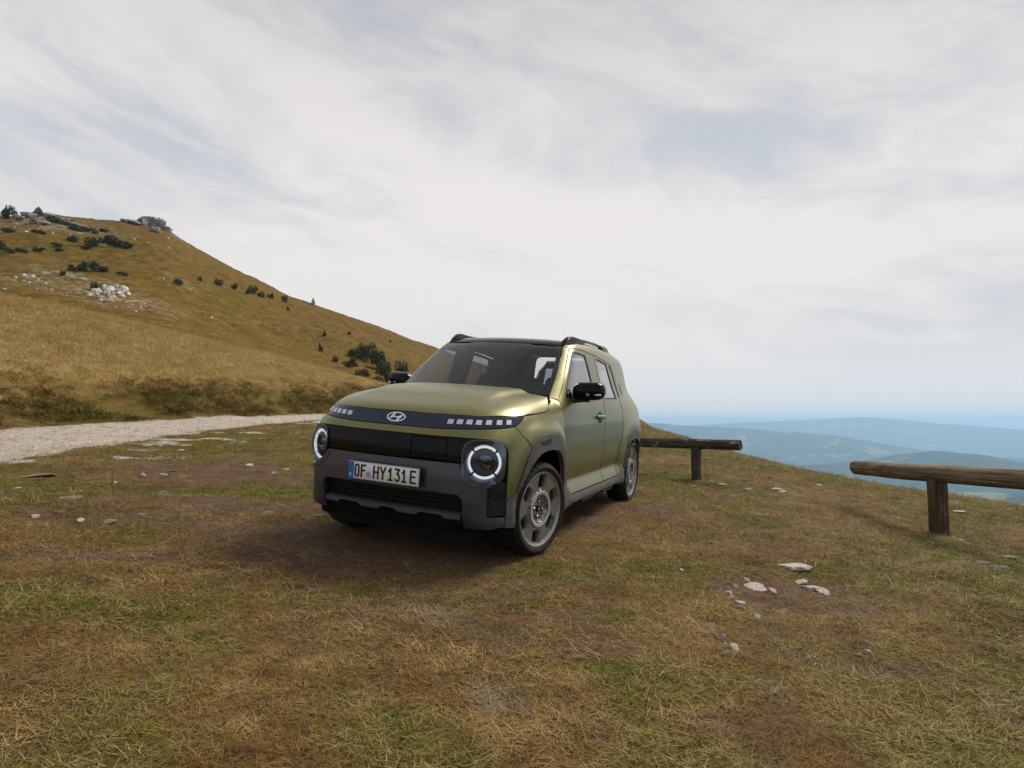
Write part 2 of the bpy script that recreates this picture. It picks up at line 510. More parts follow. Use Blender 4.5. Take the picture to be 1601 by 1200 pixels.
def soft_ellipse(cx, cy, rx, ry, rot=0):
    c_, s_ = math.cos(rot), math.sin(rot)
    ax = ((GX - cx) * c_ + (GY - cy) * s_) / rx
    ay = (-(GX - cx) * s_ + (GY - cy) * c_) / ry
    w_ = .35 * fbm(GX * 1.3 + 40, GY * 1.3, 4) + .22 * fbm(GX * 4.5, GY * 4.5 + 7, 3)
    return sm(1.25, .65, np.sqrt(ax ** 2 + ay ** 2) + w_)
dirt = np.zeros_like(GX)
for (u, v, rx, ry, rot, k) in ((600, 868, 1.1, .36, .12, .95), (470, 835, 1.0, .4, .1, .8), (330, 780, 1.2, .45, .15, .8), (250, 750, .9, .4, 0, .6),
                               (430, 745, 1.6, .5, .1, .75), (330, 725, 1.5, .6, 0, .6), (160, 800, .9, .3, .1, .6), (200, 868, .5, .12, .2, .7),
                               (985, 795, .6, .3, .3, .7), (930, 830, .5, .18, .2, .5), (720, 915, .9, .26, .2, .55), (860, 965, .28, .14, 0, .8), (640, 935, .6, .22, 0, .6),
                               (930, 1010, .32, .12, .2, .7), (1240, 930, .55, .32, -.2, .75), (1290, 915, .3, .15, 0, .8), (1360, 1040, .5, .14, -.1, .75),
                               (1180, 780, 1.0, .3, 0, .35), (1100, 815, .6, .2, 0, .5), (90, 1165, .3, .1, 0, .4), (1100, 1130, .3, .08, 0, .55),
                               (1480, 880, .5, .2, 0, .5), (1530, 1010, .4, .2, 0, .4), (760, 1020, .5, .15, 0, .4), (510, 1000, .5, .14, 0, .35)):
    p = spot(u, v)
    dirt = np.maximum(dirt, k * soft_ellipse(p[0], p[1], rx, ry, rot))
lx = (GX - CAR2[0]) * CARM[0, 0] + (GY - CAR2[1]) * CARM[1, 0]; ly = (GX - CAR2[0]) * CARM[0, 1] + (GY - CAR2[1]) * CARM[1, 1]
under = np.exp(-(((lx - .15) / 2.1) ** 2 + (ly / .95) ** 2) ** 2)
dirt = np.maximum(dirt, under * .95)
spots = sm(.22, .5, fbm(GX * 1.7 + 3, GY * 1.7 - 8, 4)) * .55
dirt = np.clip(np.maximum(dirt, spots * (1 - sm(14, 25, GY))), 0, 1)
edge_n = .45 * fbm(GX * .9, GY * .9 + 50, 4) + .25 * fbm(GX * 3.4, GY * 3.4, 3)
inside = np.minimum(GX - x_toe(GY), x_near(GY) - GX)
gravel = sm(-.25, .45, inside + edge_n * .8)
apron = sm(-3.0, .2, inside) * sm(.02, .33, fbm(GX * 1.5 + 9, GY * 1.5, 4) + .3 * fbm(GX * 6, GY * 6, 2)) * (GX > x_toe(GY) + .4) * sm(5.2, 7.5, GY)
gravel = np.maximum(gravel, .85 * apron)
green = np.clip(.50 + .14 * sm(-1, 4, GX) + .95 * fbm(GX * .42 + 2, GY * .42 + 11, 3) + .75 * fbm(GX * 1.5, GY * 1.5 + 3, 3), 0, 1)
for (u, v, rx, ry, k) in ((430, 765, .9, .5, .8), (60, 770, 1.5, .8, .7), (1130, 1060, .5, .16, .5), (1480, 1060, .9, .4, .55), (1310, 850, 1.2, .5, .45), (1130, 835, .8, .3, .45), (350, 880, .5, .2, .5), (640, 900, .3, .1, .5)):
    p = spot(u, v)
    green = np.maximum(green, k * soft_ellipse(p[0], p[1], rx, ry))
for (u, v, rx, ry, k) in ((660, 985, .9, .35, .85), (760, 1080, .6, .2, .6), (560, 900, .9, .25, .7), (960, 930, .6, .25, .5), (1190, 860, .9, .3, .5)):
    p = spot(u, v)
    green = green * (1 - k * soft_ellipse(p[0], p[1], rx, ry))
bank = sm(.3, 1.5, x_toe(GY) - GX)
toe = sm(-.15, .35, x_toe(GY) - GX + .3 * fbm(GX * .6, GY * .6, 3)) * sm(1.7, .75, x_toe(GY) - GX + .55 * fbm(GX * .5 + 5, GY * .5, 3))
green = green * (1 - .75 * bank) + toe * .30 * sm(-.1, .4, fbm(GX * .8, GY * .8, 3))
dirt = dirt * (1 - bank) * (1 - gravel)
bare = np.zeros_like(GX)
for s_ in STONES:
    p = spot(s_[0], s_[1] + s_[3] * .3)
    r_ = s_[2] / FPX * math.hypot(p[0], p[1]) * .5 + .03
    i0, i1 = np.searchsorted(gx, [p[0] - 2 * r_, p[0] + 2 * r_]); j0, j1 = np.searchsorted(gy, [p[1] - 2 * r_, p[1] + 2 * r_])
    q = np.hypot(GX[j0:j1, i0:i1] - p[0], GY[j0:j1, i0:i1] - p[1]) / r_
    bare[j0:j1, i0:i1] = np.maximum(bare[j0:j1, i0:i1], sm(1.5, .8, q))
dist = np.hypot(GX, GY)
view = (GY > .6) & (np.abs(GX) < 1.3 * GY + 2.5)
dens = np.interp(dist, [1.5, 3.2, 5, 8, 12, 20, 45, 80], [1900, 1450, 760, 340, 150, 55, 16, 0])
dens = dens * view * (1 - .88 * gravel) * (1 - .80 * dirt) * (1 - .93 * under) * (1 - .95 * bare)
dens = dens * (.45 + .75 * sm(-.45, .3, fbm(GX * 3.1, GY * 3.1 + 30, 3)))
dens = dens * sm(4.5, 2.5, GX - x_edge(GY))
bank_d = bank * view * np.interp(dist, [8, 20, 45, 70], [80, 60, 34, 0])
dens = dens * (1 - .7 * bank)
gsc = np.interp(dist, [2, 6, 12, 25, 50], [.85, 1.0, 1.3, 2.0, 3.2])

def ground_fn(nt, b):
    p = nt.n('ShaderNodeNewGeometry').outputs['Position']
    A = lambda k: nt.n('ShaderNodeAttribute', {'attribute_name': k}).outputs['Fac']
    fine = nt.noise(p, 46, 5, .68)
    mid = nt.noise(p, 7, 5, .6)
    big = nt.noise(p, .8, 4, .55)
    fib = nt.noise(nt.n('ShaderNodeMapping', {}, Vector=p, Scale=(1.0, 3.2, 1.0), Rotation=(0, 0, .6)).outputs[0], 60, 4, .7)
    straw = nt.mix(nt.ramp(fine, .34, .68), (.036, .021, .009), (.215, .140, .058))
    straw = nt.mix(nt.m('MULTIPLY', nt.ramp(fib, .5, .66), .6), straw, (.30, .215, .11))
    grass = nt.mix(nt.ramp(fine, .33, .68), (.024, .026, .005), (.150, .130, .028))
    gf = nt.m('ADD', A('green'), nt.m('MULTIPLY', nt.m('SUBTRACT', mid, .5), .9))
    turf = nt.mix(nt.ramp(gf, .30, .70), straw, grass)
    turf = nt.mix(nt.m('MULTIPLY', nt.ramp(big, .5, .75), .35), turf, (.10, .055, .025))
    turf = nt.mix(nt.m('MULTIPLY', nt.ramp(nt.noise(p, 2.4, 6, .68), .50, .66), .65), turf, nt.mix(fine, (.030, .020, .010), (.105, .068, .032)))
    turf = nt.mix(nt.m('MULTIPLY', nt.ramp(nt.noise(p, 1.1, 5, .62), .54, .70), .5), turf, nt.mix(fine, (.16, .12, .05), (.36, .27, .13)))
    soil = nt.mix(nt.ramp(fine, .3, .7), (.050, .030, .019), (.165, .108, .070))
    soil = nt.mix(nt.m('MULTIPLY', nt.ramp(mid, .52, .74), .55), soil, (.20, .155, .118))
    df = nt.m('ADD', A('dirt'), nt.m('MULTIPLY', nt.m('SUBTRACT', mid, .5), .8))
    c = nt.mix(nt.ramp(df, .30, .68), turf, soil)
    dry = nt.mix(nt.ramp(fine, .32, .7), (.19, .125, .050), (.50, .38, .185))
    dry = nt.mix(nt.m('MULTIPLY', nt.ramp(nt.noise(p, 1.9, 5, .65), .46, .66), .7), dry, (.27, .185, .075))
    c = nt.mix(A('bank'), c, dry)
    weeds = nt.mix(nt.ramp(fine, .3, .7), (.065, .052, .018), (.22, .155, .058))
    tf = nt.m('MULTIPLY', A('toe'), nt.ramp(nt.noise(p, 1.3, 4, .6), .36, .58))
    c = nt.mix(tf, c, weeds)
    vor = nt.n('ShaderNodeTexVoronoi', {'feature': 'F1'}, Vector=p, Scale=30.0)
    peb = nt.mix(nt.ramp(vor.outputs[0], .05, .6), (.74, .70, .66), (.36, .32, .28))
    peb = nt.mix(nt.m('MULTIPLY', nt.ramp(nt.noise(p, 3.0, 5, .65), .48, .68), .55), peb, (.30, .235, .17))
    gr = nt.m('ADD', A('gravel'), nt.m('MULTIPLY', nt.m('SUBTRACT', nt.noise(p, 13, 5, .7), .5), 1.1))
    c = nt.mix(nt.ramp(gr, .36, .62), c, peb)
    nt.put(b.inputs['Base Color'], nt.n('ShaderNodeHueSaturation', {}, Saturation=1.16, Value=.97, Color=c))
    bump(nt, b, nt.m('ADD', nt.noise(p, 75, 4, .7), nt.m('MULTIPLY', mid, 1.6)), .9, .022)
M['ground'] = mat('dry_meadow_ground', (.12, .09, .04), .95, 0, .2, fn=ground_fn)
gme = grid_mesh('ground', GX, GY, GZ, True, dict(green=green, dirt=dirt, gravel=gravel, bank=bank, toe=toe, dens=dens, gsc=gsc, bankd=bank_d))
ground = tag(link('ground', gme, None, M['ground']), 'worn hilltop meadow with bare earth, straw and a pale gravel track', kind='structure')

# ------------------------------------------------------------------ grass: small tufts spread over the ground by geometry nodes
def tuft_mesh(name, n, rad, ln, width, lean, seed, flat=0.0):
    r_ = np.random.default_rng(seed)
    V, F = [], []
    for i in range(n):
        a = r_.uniform(0, 2 * math.pi); q = rad * math.sqrt(r_.uniform())
        bx, by = q * math.cos(a), q * math.sin(a)
        az_ = r_.uniform(0, 2 * math.pi); L = ln * r_.uniform(.5, 1.25); le = lean * r_.uniform(.5, 1.5)
        w_ = width * r_.uniform(.7, 1.3)
        dxy = np.array([math.cos(az_), math.sin(az_)]); sid = np.array([-dxy[1], dxy[0]])
        tw = r_.uniform(-.6, .6)
        o = len(V)
        for k, ts in enumerate((0, .4, .75, 1)):
            hgt = L * (ts * math.cos(le) * (1 - .35 * ts * le)) * (1 - flat) + flat * .006 * math.sin(3 * ts)
            fwd = L * ts * (math.sin(le) + .35 * ts * le) if flat < .5 else L * ts
            c_ = np.array([bx, by]) + dxy * fwd + sid * tw * L * ts * ts * .4
            ww = w_ * (1 - ts * .85) * .5
            if k < 3:
                V.append((*(c_ + sid * ww), max(hgt, .001))); V.append((*(c_ - sid * ww), max(hgt, .001)))
            else:
                V.append((*c_, max(hgt, .001)))
        F += [(o, o + 1, o + 3, o + 2), (o + 2, o + 3, o + 5, o + 4), (o + 4, o + 5, o + 6)]
    me = bpy.data.meshes.new(name)
    me.from_pydata([tuple(map(float, p)) for p in V], [], F); me.update()
    return me
def grass_mat(name, cols, rough=.75, hue=False):
    m = bpy.data.materials.new(name); m.use_nodes = True
    nt = NT(m.node_tree); b = m.node_tree.nodes['Principled BSDF']
    g = nt.n('ShaderNodeAttribute', {'attribute_name': 'green', 'attribute_type': 'INSTANCER'}).outputs['Fac']
    rnd = nt.n('ShaderNodeObjectInfo').outputs['Random']
    p = nt.n('ShaderNodeNewGeometry').outputs['Position']
    k = nt.m('ADD', g, nt.m('MULTIPLY', nt.m('SUBTRACT', nt.noise(p, 9, 3), .5), .8))
    c1 = nt.mix(rnd, cols[0], cols[1]); c2 = nt.mix(rnd, cols[2], cols[3])
    if hue:
        c1 = nt.mix(nt.m('MULTIPLY', nt.ramp(nt.noise(p, 1.5, 5, .6), .48, .62), .75), c1, nt.mix(rnd, (.135, .070, .026), (.27, .150, .062)))
        c1 = nt.mix(nt.m('MULTIPLY', nt.ramp(nt.noise(p, 2.1, 4, .6), .56, .68), .8), c1, nt.mix(rnd, (.17, .135, .105), (.34, .285, .235)))
        dk = nt.ramp(nt.noise(p, 3.4, 4, .65), .40, .62, 1.05, .55)
        c1 = nt.mix(1.0, c1, nt.n('ShaderNodeCombineColor', i0=dk, i1=dk, i2=dk).outputs[0], 'MULTIPLY')
    nt.put(b.inputs['Base Color'], nt.n('ShaderNodeHueSaturation', {}, Saturation=1.15, Value=.98, Color=nt.mix(nt.ramp(k, .25, .75), c1, c2)))
    b.inputs['Roughness'].default_value = rough
    b.inputs['Specular IOR Level'].default_value = .25
    return m
M['blade'] = grass_mat('grass_blade', ((.20, .135, .050), (.32, .225, .095), (.066, .070, .013), (.200, .170, .036)), hue=True)
M['straw'] = grass_mat('straw_blade', ((.44, .335, .180), (.25, .165, .075), (.26, .205, .095), (.40, .325, .19)), hue=True)
M['bankgrass'] = grass_mat('bank_grass', ((.38, .290, .140), (.56, .45, .255), (.12, .105, .034), (.30, .225, .09)))
M['weed'] = grass_mat('weed_leaf', ((.085, .060, .022), (.23, .155, .056), (.058, .062, .016), (.17, .14, .040)))
def bank_of(name, meshes, material):
    c = bpy.data.collections.new(name)
    for me in meshes:
        me.materials.append(material)
        c.objects.link(bpy.data.objects.new(me.name, me))
    return c
C_green = bank_of('green_tufts', [tuft_mesh('tuft', 17, .045, .034, .0023, .95, s_) for s_ in (1, 2, 3, 4)], M['blade'])
C_mat = bank_of('thatch_tufts', [tuft_mesh('thatch', 11, .05, .062, .0024, 1.4, s_) for s_ in (11, 12, 13)], M['straw'])
C_straw = bank_of('straws', [tuft_mesh('straw', 2, .05, .17, .0026, 1.3, s_, .8) for s_ in (21, 22, 23)], M['straw'])
C_bank = bank_of('bank_tufts', [tuft_mesh('bank_tuft', 30, .16, .21, .0065, .85, s_) for s_ in (31, 32, 33)], M['bankgrass'])
C_weed = bank_of('weed_tufts', [tuft_mesh('weed', 34, .20, .19, .013, .95, s_) for s_ in (41, 42, 43)], M['weed'])
C_stalk = bank_of('stalks', [tuft_mesh('stalk', 7, .10, .30, .0034, .35, s_) for s_ in (51, 52)], M['straw'])

def scatter(name, me, layers, seed):
    """layers: (collection, density attribute, factor, size, tilt)"""
    o = bpy.data.objects.new(name, me); COL.objects.link(o)
    ng = bpy.data.node_groups.new(name, 'GeometryNodeTree')
    ng.interface.new_socket('Geometry', in_out='INPUT', socket_type='NodeSocketGeometry')
    ng.interface.new_socket('Geometry', in_out='OUTPUT', socket_type='NodeSocketGeometry')
    nt = NT(ng)
    gi = nt.n('NodeGroupInput'); go = nt.n('NodeGroupOutput')
    jn = nt.n('GeometryNodeJoinGeometry')
    def attr(k):
        return nt.n('GeometryNodeInputNamedAttribute', {'data_type': 'FLOAT'}, Name=k).outputs[0]
    for i, (colx, da, fac, size, tilt) in enumerate(layers):
        d = nt.n('GeometryNodeDistributePointsOnFaces', {'distribute_method': 'RANDOM'})
        ng.links.new(gi.outputs[0], d.inputs['Mesh'])
        nt.put(d.inputs['Density'], nt.m('MULTIPLY', attr(da), fac))
        nt.put(d.inputs['Seed'], seed + i)
        ci = nt.n('GeometryNodeCollectionInfo', {}, Collection=colx)
        ci.inputs['Separate Children'].default_value = True; ci.inputs['Reset Children'].default_value = True
        rv = nt.n('FunctionNodeRandomValue', {'data_type': 'FLOAT_VECTOR'})
        rv.inputs[0].default_value = (-tilt, -tilt, 0); rv.inputs[1].default_value = (tilt, tilt, 6.283)
        rs = nt.n('FunctionNodeRandomValue', {'data_type': 'FLOAT'})
        rs.inputs[2].default_value = size * .6; rs.inputs[3].default_value = size * 1.35
        ip = nt.n('GeometryNodeInstanceOnPoints')
        ng.links.new(d.outputs[0], ip.inputs['Points'])
        ng.links.new(ci.outputs[0], ip.inputs['Instance'])
        ip.inputs['Pick Instance'].default_value = True
        ng.links.new(rv.outputs[0], ip.inputs['Rotation'])
        nt.put(ip.inputs['Scale'], nt.m('MULTIPLY', rs.outputs[1], attr('gsc')))
        ng.links.new(ip.outputs[0], jn.inputs[0])
    ng.links.new(jn.outputs[0], go.inputs[0])
    md = o.modifiers.new('scatter', 'NODES'); md.node_group = ng
    return o
sel_r = np.where((gy > 1.0) & (gy < 70))[0]; sel_c = np.where((gx > -62) & (gx < 32))[0]
def sub(A_):
    return A_[np.ix_(sel_r, sel_c)]
tall = dens * (.5 * toe + .02) + 0
edge_d = view * 30 * np.exp(-((GX - x_edge(GY) - .3) / .9) ** 2) * (GY > 4) * (GY < 30)
for (u, v) in ((1473, 823), (1090, 748)):
    p = spot(u, v)
    edge_d = edge_d + 260 * np.exp(-(np.hypot(GX - p[0], GY - p[1]) / .20) ** 2)
edge_d = edge_d + 5.0 * view * sm(.25, .5, fbm(GX * .7 + 8, GY * .7, 3)) * (1 - gravel) * (1 - under) * (dist < 16)
att = dict(green=sub(green), gsc=sub(gsc), d_green=sub(dens * (.30 + .85 * green)), d_dry=sub(dens * (1.25 - green)), d_all=sub(dens))
sme = grid_mesh('short_grass', sub(GX), sub(GY), sub(GZ), True, att)
tag(scatter('short_grass', sme, [(C_green, 'd_green', .9, 1.0, .25), (C_mat, 'd_dry', .55, 1.0, .2), (C_straw, 'd_all', .07, 1.0, .12)], 3),
    'short worn grass and dry straw covering the meadow', kind='stuff')
one = np.ones_like(GX)
bsc = np.interp(dist, [8, 20, 45], [.7, .85, 1.05])
att2 = dict(green=sub(green), gsc=sub(bsc), d_bank=sub(bank_d * (1 - .6 * toe)),
            d_weed=sub(view * np.interp(dist, [8, 20, 45, 70], [80, 60, 34, 0]) * (1 - gravel) * toe * sm(-.15, .25, fbm(GX * .8 + 4, GY * .8, 3) + .30) * 1.3), d_edge=sub(edge_d))
bme = grid_mesh('tall_grass', sub(GX), sub(GY), sub(GZ), True, att2)
tag(scatter('tall_grass', bme, [(C_bank, 'd_bank', 1.0, 1.0, .3), (C_weed, 'd_weed', 1.0, .8, .3), (C_stalk, 'd_edge', 1.0, .75, .2)], 23),
    'golden tall grass and dark weeds on the bank behind the gravel track', kind='stuff')

# ------------------------------------------------------------------ the hill to the left
def px_dir(u, v):
    d = pray(u, v)
    return math.atan2(d[0], d[1]), d[2] / math.hypot(d[0], d[1])
RIDGE = [(-500, 372), (-300, 352), (-100, 345), (0, 343), (60, 336), (120, 342), (190, 347), (240, 352), (262, 359), (290, 378), (350, 411), (450, 462), (550, 497), (600, 513),
         (640, 530), (690, 546), (800, 588), (900, 624), (1000, 661), (1070, 691), (1150, 735), (1300, 815)]
BASE = [(-500, 540), (0, 560), (300, 600), (540, 655), (690, 690), (1000, 725), (1300, 845)]
r_az = np.array([px_dir(*p)[0] for p in RIDGE]); r_sl = np.array([px_dir(*p)[1] for p in RIDGE])
b_az = np.array([px_dir(*p)[0] for p in BASE]); b_sl = np.array([px_dir(*p)[1] for p in BASE])
d_az = np.array([px_dir(u, 600)[0] for u in (-500, 0, 350, 690, 1000, 1070, 1300)]); d_r = np.array([240, 230, 215, 170, 112, 95, 72.])
R0 = 42.0
def hill_h(a, r):
    Rr = np.interp(a, d_az, d_r)
    h1 = CAMH + np.interp(a, r_az, r_sl) * Rr
    h0 = CAMH + np.interp(a, b_az, b_sl) * R0
    q = (r - R0) / (Rr - R0)
    h = h0 + (h1 - h0) * (1.18 * q - .18 * q * q)
    over = np.maximum(q - 1, 0)
    h = np.where(q > 1, h1 - np.abs(h1 - h0) * (1.6 * over ** 2 + .15 * over) - 6 * over, h)
    x, y = r * np.sin(a), r * np.cos(a)
    env = sm(0, .15, q) * (1 - .75 * sm(.80, 1.0, q))
    return h + env * (1.5 * fbm(x * .03, y * .03, 3) + 1.0 * fbm(x * .09, y * .09, 4)) + (.12 + .2 * sm(.0, .3, q)) * fbm(x * .5, y * .5, 3)
ha = np.linspace(px_dir(-1100, 600)[0], px_dir(1290, 600)[0], 640)
hr = np.concatenate([np.linspace(R0, 110, 70), np.linspace(111, 250, 130), np.linspace(252, 330, 24)])
HA, HR = np.meshgrid(ha, hr)
HZ = hill_h(HA, HR)
HX, HY = HR * np.sin(HA), HR * np.cos(HA)
def hill_spot(u, v):
    a, sl = px_dir(u, v)
    r_ = np.linspace(R0, 260, 1800)
    hh = hill_h(np.full_like(r_, a), r_)
    ok = hh > CAMH + sl * r_
    i = int(np.argmax(ok)) if ok.any() else int(np.argmax((hh - CAMH) / r_))
    return np.array([r_[i] * math.sin(a), r_[i] * math.cos(a), hh[i]]), r_[i]
rocky = np.zeros_like(HX)
rock_sites = [(62, 345, 13, 4), (105, 353, 11, 4), (128, 360, 8, 3), (170, 463, 6, 2.2), (226, 352, 10, 4), (60, 440, 4, 1), (95, 425, 5, .7), (30, 360, 8, 2), (285, 440, 2, .6)]
for (u, v, rx, ry) in rock_sites:
    p, _ = hill_spot(u, v)
    q = np.hypot((HX - p[0]) / rx, (HY - p[1]) / (ry * 2.4))
    rocky = np.maximum(rocky, sm(1.3, .3, q + .5 * fbm(HX * .25, HY * .25, 3)))
def hill_fn(nt, b):
    p = nt.n('ShaderNodeNewGeometry').outputs['Position']
    rk = nt.n('ShaderNodeAttribute', {'attribute_name': 'rocky'}).outputs['Fac']
    tx = nt.n('ShaderNodeMapping', {}, Vector=p, Scale=(1.0, .55, 1.6)).outputs[0]
    fine = nt.noise(tx, .9, 6, .72)
    mid = nt.noise(tx, .16, 5, .62)
    big = nt.noise(p, .022, 4, .55)
    c = nt.mix(nt.ramp(fine, .34, .68), (.056, .040, .013), (.165, .118, .040))
    c = nt.mix(nt.m('MULTIPLY', nt.ramp(mid, .46, .64), .6), c, (.090, .074, .020))
    c = nt.mix(nt.m('MULTIPLY', nt.ramp(big, .45, .65), .45), c, (.135, .076, .026))
    c = nt.mix(nt.m('MULTIPLY', nt.ramp(nt.noise(p, .30, 6, .75), .50, .62), .45), c, (.075, .062, .020))
    c = nt.mix(nt.m('MULTIPLY', nt.ramp(nt.noise(p, 2.6, 3, .7), .52, .66), .5), c, (.24, .175, .070))
    c = nt.mix(nt.m('MULTIPLY', nt.ramp(nt.noise(tx, .42, 5, .7), .56, .68), .55), c, (.055, .045, .016))
    st = nt.m('MULTIPLY', nt.m('MULTIPLY', rk, .55), nt.ramp(nt.noise(p, 1.7, 6, .75), .50, .60))
    c = nt.mix(st, c, nt.mix(nt.noise(p, 2.2, 4), (.30, .29, .27), (.62, .60, .58)))
    nt.put(b.inputs['Base Color'], nt.n('ShaderNodeHueSaturation', {}, Hue=.493, Saturation=1.22, Value=1.03, Color=c))
    bump(nt, b, nt.m('ADD', fine, nt.m('MULTIPLY', mid, 2.0)), .8, .5)
M['hill'] = mat('hill_grass', (.2, .14, .05), .95, 0, .15, fn=hill_fn)
hme = grid_mesh('hill', HX, HY, HZ, True, dict(rocky=rocky))
tag(link('hill', hme, None, M['hill']), 'bare golden brown hill rising to a rocky crest on the left', kind='structure')

# ------------------------------------------------------------------ valley and far ridges
LAY = [(13500, .10, [(-400, 668), (300, 660), (600, 662), (1000, 665), (1077, 664), (1160, 660), (1251, 657), (1348, 652), (1420, 657), (1484, 664), (1601, 671), (2100, 668)]),
       (7600, .13, [(-400, 655), (600, 652), (1019, 661), (1135, 668), (1228, 672), (1329, 684), (1445, 703), (1530, 711), (1601, 717), (2100, 735)]),
       (4300, .14, [(-400, 690), (600, 700), (1100, 716), (1154, 722), (1250, 727), (1330, 722), (1400, 711), (1465, 706), (1540, 712), (1601, 722), (2100, 745)]),
       (2700, .13, [(-400, 720), (900, 742), (1150, 752), (1300, 756), (1450, 768), (1601, 770), (2100, 775)])]
va = np.linspace(R(-66), R(66), 560)
vr = np.geomspace(260, 16000, 330)
VA, VR = np.meshgrid(va, vr)
VX, VY = VR * np.sin(VA), VR * np.cos(VA)
VZ = -430 + 395 * sm(1700, 200, VR) + 60 * sm(9000, 14000, VR)
for D, wd, tab in LAY:
    ta = np.array([px_dir(*p)[0] for p in tab]); ts = np.array([px_dir(*p)[1] for p in tab])
    Dv = D * (1 + .10 * fbm(VA * 5 + D, VA * 0 + .5, 3))
    top = CAMH + np.interp(VA, ta, ts) * Dv
    wob = fbm(VX / 900, VY / 900 + D, 5) * 34
    q = (VR - Dv) / (D * wd)
    prof = np.exp(-np.abs(q) ** 1.7)
    VZ = np.maximum(VZ + wob * .5 * (1 - prof), -430 + (top + 430) * prof + wob * .35 * (1 - prof))
VZ = VZ + fbm(VX / 160, VY / 160, 4) * np.minimum(VR * .0016, 9)
def valley_fn(nt, b):
    p = nt.n('ShaderNodeNewGeometry').outputs['Position']
    f = nt.noise(p, .004, 6, .62)
    g_ = nt.noise(p, .03, 5, .65)
    c = nt.mix(nt.ramp(g_, .35, .66), (.014, .028, .022), (.045, .060, .036))
    c = nt.mix(nt.ramp(f, .55, .61), c, (.20, .19, .10))
    nt.put(b.inputs['Base Color'], c)
    bump(nt, b, g_, .8, 12.0)
M['valley'] = mat('wooded_valley', (.04, .05, .03), .95, 0, .1, fn=valley_fn)
tag(link('valley', grid_mesh('valley', VX, VY, VZ), None, M['valley']), 'wooded valley and far ridges fading into blue haze', kind='structure')

# air between here and the far ridges
hzm = bpy.data.materials.new('valley_air'); hzm.use_nodes = True
hn = NT(hzm.node_tree); hzm.node_tree.nodes.clear()
pv = hn.n('ShaderNodeVolumePrincipled')
pv.inputs['Color'].default_value = (.45, .72, 1.0, 1)
pv.inputs['Density'].default_value = 1.4e-4
pv.inputs['Anisotropy'].default_value = .25
hn.t.links.new(pv.outputs[0], hn.n('ShaderNodeOutputMaterial').inputs['Volume'])
mb = MB(); mb.box((0, 0, (-700 + 105) / 2), (34000, 34000, 805))
haze = mb.build('haze', hzm, None, smooth=False)
tag(haze, 'pale blue air over the valley', kind='stuff')

# ------------------------------------------------------------------ stones
def rock_fn(c1, c2, moss):
    def fn(nt, b):
        p = obj_co(nt)
        n_ = nt.noise(p, 3.2, 6, .65)
        c = nt.mix(nt.ramp(n_, .3, .7), c1, c2)
        c = nt.mix(nt.m('MULTIPLY', nt.ramp(nt.noise(p, 1.4, 5, .6), .52, .7), .6), c, moss)
        nt.put(b.inputs['Base Color'], c)
        bump(nt, b, nt.noise(p, 5, 6, .7), .7, .12)
    return fn
M['rock_pale'] = mat('pale_limestone', (.4, .37, .33), .9, 0, .25, fn=rock_fn((.46, .42, .375), (.74, .70, .65), (.33, .275, .21)))
M['rock_tan'] = mat('tan_stone', (.3, .24, .18), .9, 0, .25, fn=rock_fn((.17, .125, .085), (.36, .285, .215), (.12, .085, .055)))
M['rock_crag'] = mat('crag_stone', (.3, .29, .27), .9, 0, .2, fn=rock_fn((.10, .095, .085), (.34, .33, .31), (.085, .075, .04)))
M['rock_grey'] = mat('grey_stone', (.3, .29, .27), .9, 0, .25, fn=rock_fn((.16, .15, .14), (.36, .345, .33), (.11, .10, .07)))
def rock_mesh(name, seed, sub_=3, chop=10, rough=1.0):
    r_ = np.random.default_rng(seed)
    bm = bmesh.new(); bmesh.ops.create_icosphere(bm, subdivisions=sub_, radius=1.0)
    P = np.array([vv.co[:] for vv in bm.verts])
    for k in range(chop):
        n_ = r_.normal(size=3); n_ /= np.linalg.norm(n_); d_ = r_.uniform(.38, .78)
        s_ = P @ n_
        P = P - np.maximum(s_ - d_, 0)[:, None] * n_ * .93
    P = P * (1 + rough * .20 * fbm(P[:, 0] * 1.6 + seed, P[:, 1] * 1.6 + P[:, 2] * 1.3, 3)[:, None] + rough * .09 * fbm(P[:, 0] * 6, P[:, 2] * 6 + P[:, 1] * 5 + seed, 2)[:, None])
    for vv, p in zip(bm.verts, P):
        vv.co = p
    me = bpy.data.meshes.new(name); bm.to_mesh(me); bm.free()
    me.shade_smooth(); me.set_sharp_from_angle(angle=R(20))
    return me
ROCKS = {k: [rock_mesh('rock_' + k, s_ + i * 13) for i in range(5)] for k, s_ in (('pale', 1), ('tan', 200), ('grey', 400))}
ROCKS['crag'] = [rock_mesh('rock_crag', 900 + i * 7, 4, 14, 1.5) for i in range(5)]
for k in ROCKS:
    for me in ROCKS[k]:
        me.materials.append(M['rock_' + k])
rk_i = 0
def stone(u, v, wpx, hpx, kind, label, yaw=None, group=None):
    """wpx, hpx: its width and height as measured in the photograph"""
    global rk_i
    p = spot(u, v + hpx * .45)
    dd = math.hypot(p[0], p[1])
    w_ = wpx / FPX * dd / 2
    flat = hpx / wpx
    if flat > .6:
        hgt, dep = w_ * flat, w_ * .85
    else:
        lean = (CAMH - p[2]) / dd                      # how steeply the ground is seen
        dep = min(w_ * flat / max(lean, .08) * .9, w_ * 1.35)
        hgt = max(w_ * flat * .50, .016)
    o = bpy.data.objects.new('stone', ROCKS[kind][rk_i % 5]); rk_i += 1
    COL.objects.link(o)
    a = yaw if yaw is not None else random.uniform(-.35, .35) + (math.pi if random.random() < .5 else 0)
    o.scale = (w_ * 1.08, dep, hgt * 1.25)
    o.rotation_euler = (random.uniform(-.1, .1), random.uniform(-.1, .1), a - math.atan2(p[0], p[1]) * .6)
    o.location = (p[0], p[1], hz(p[0], p[1]) + hgt * (.30 if flat > .6 else -.02))
    tag(o, label, 'stone', group)
    return o
for s_ in STONES:
    stone(*s_)

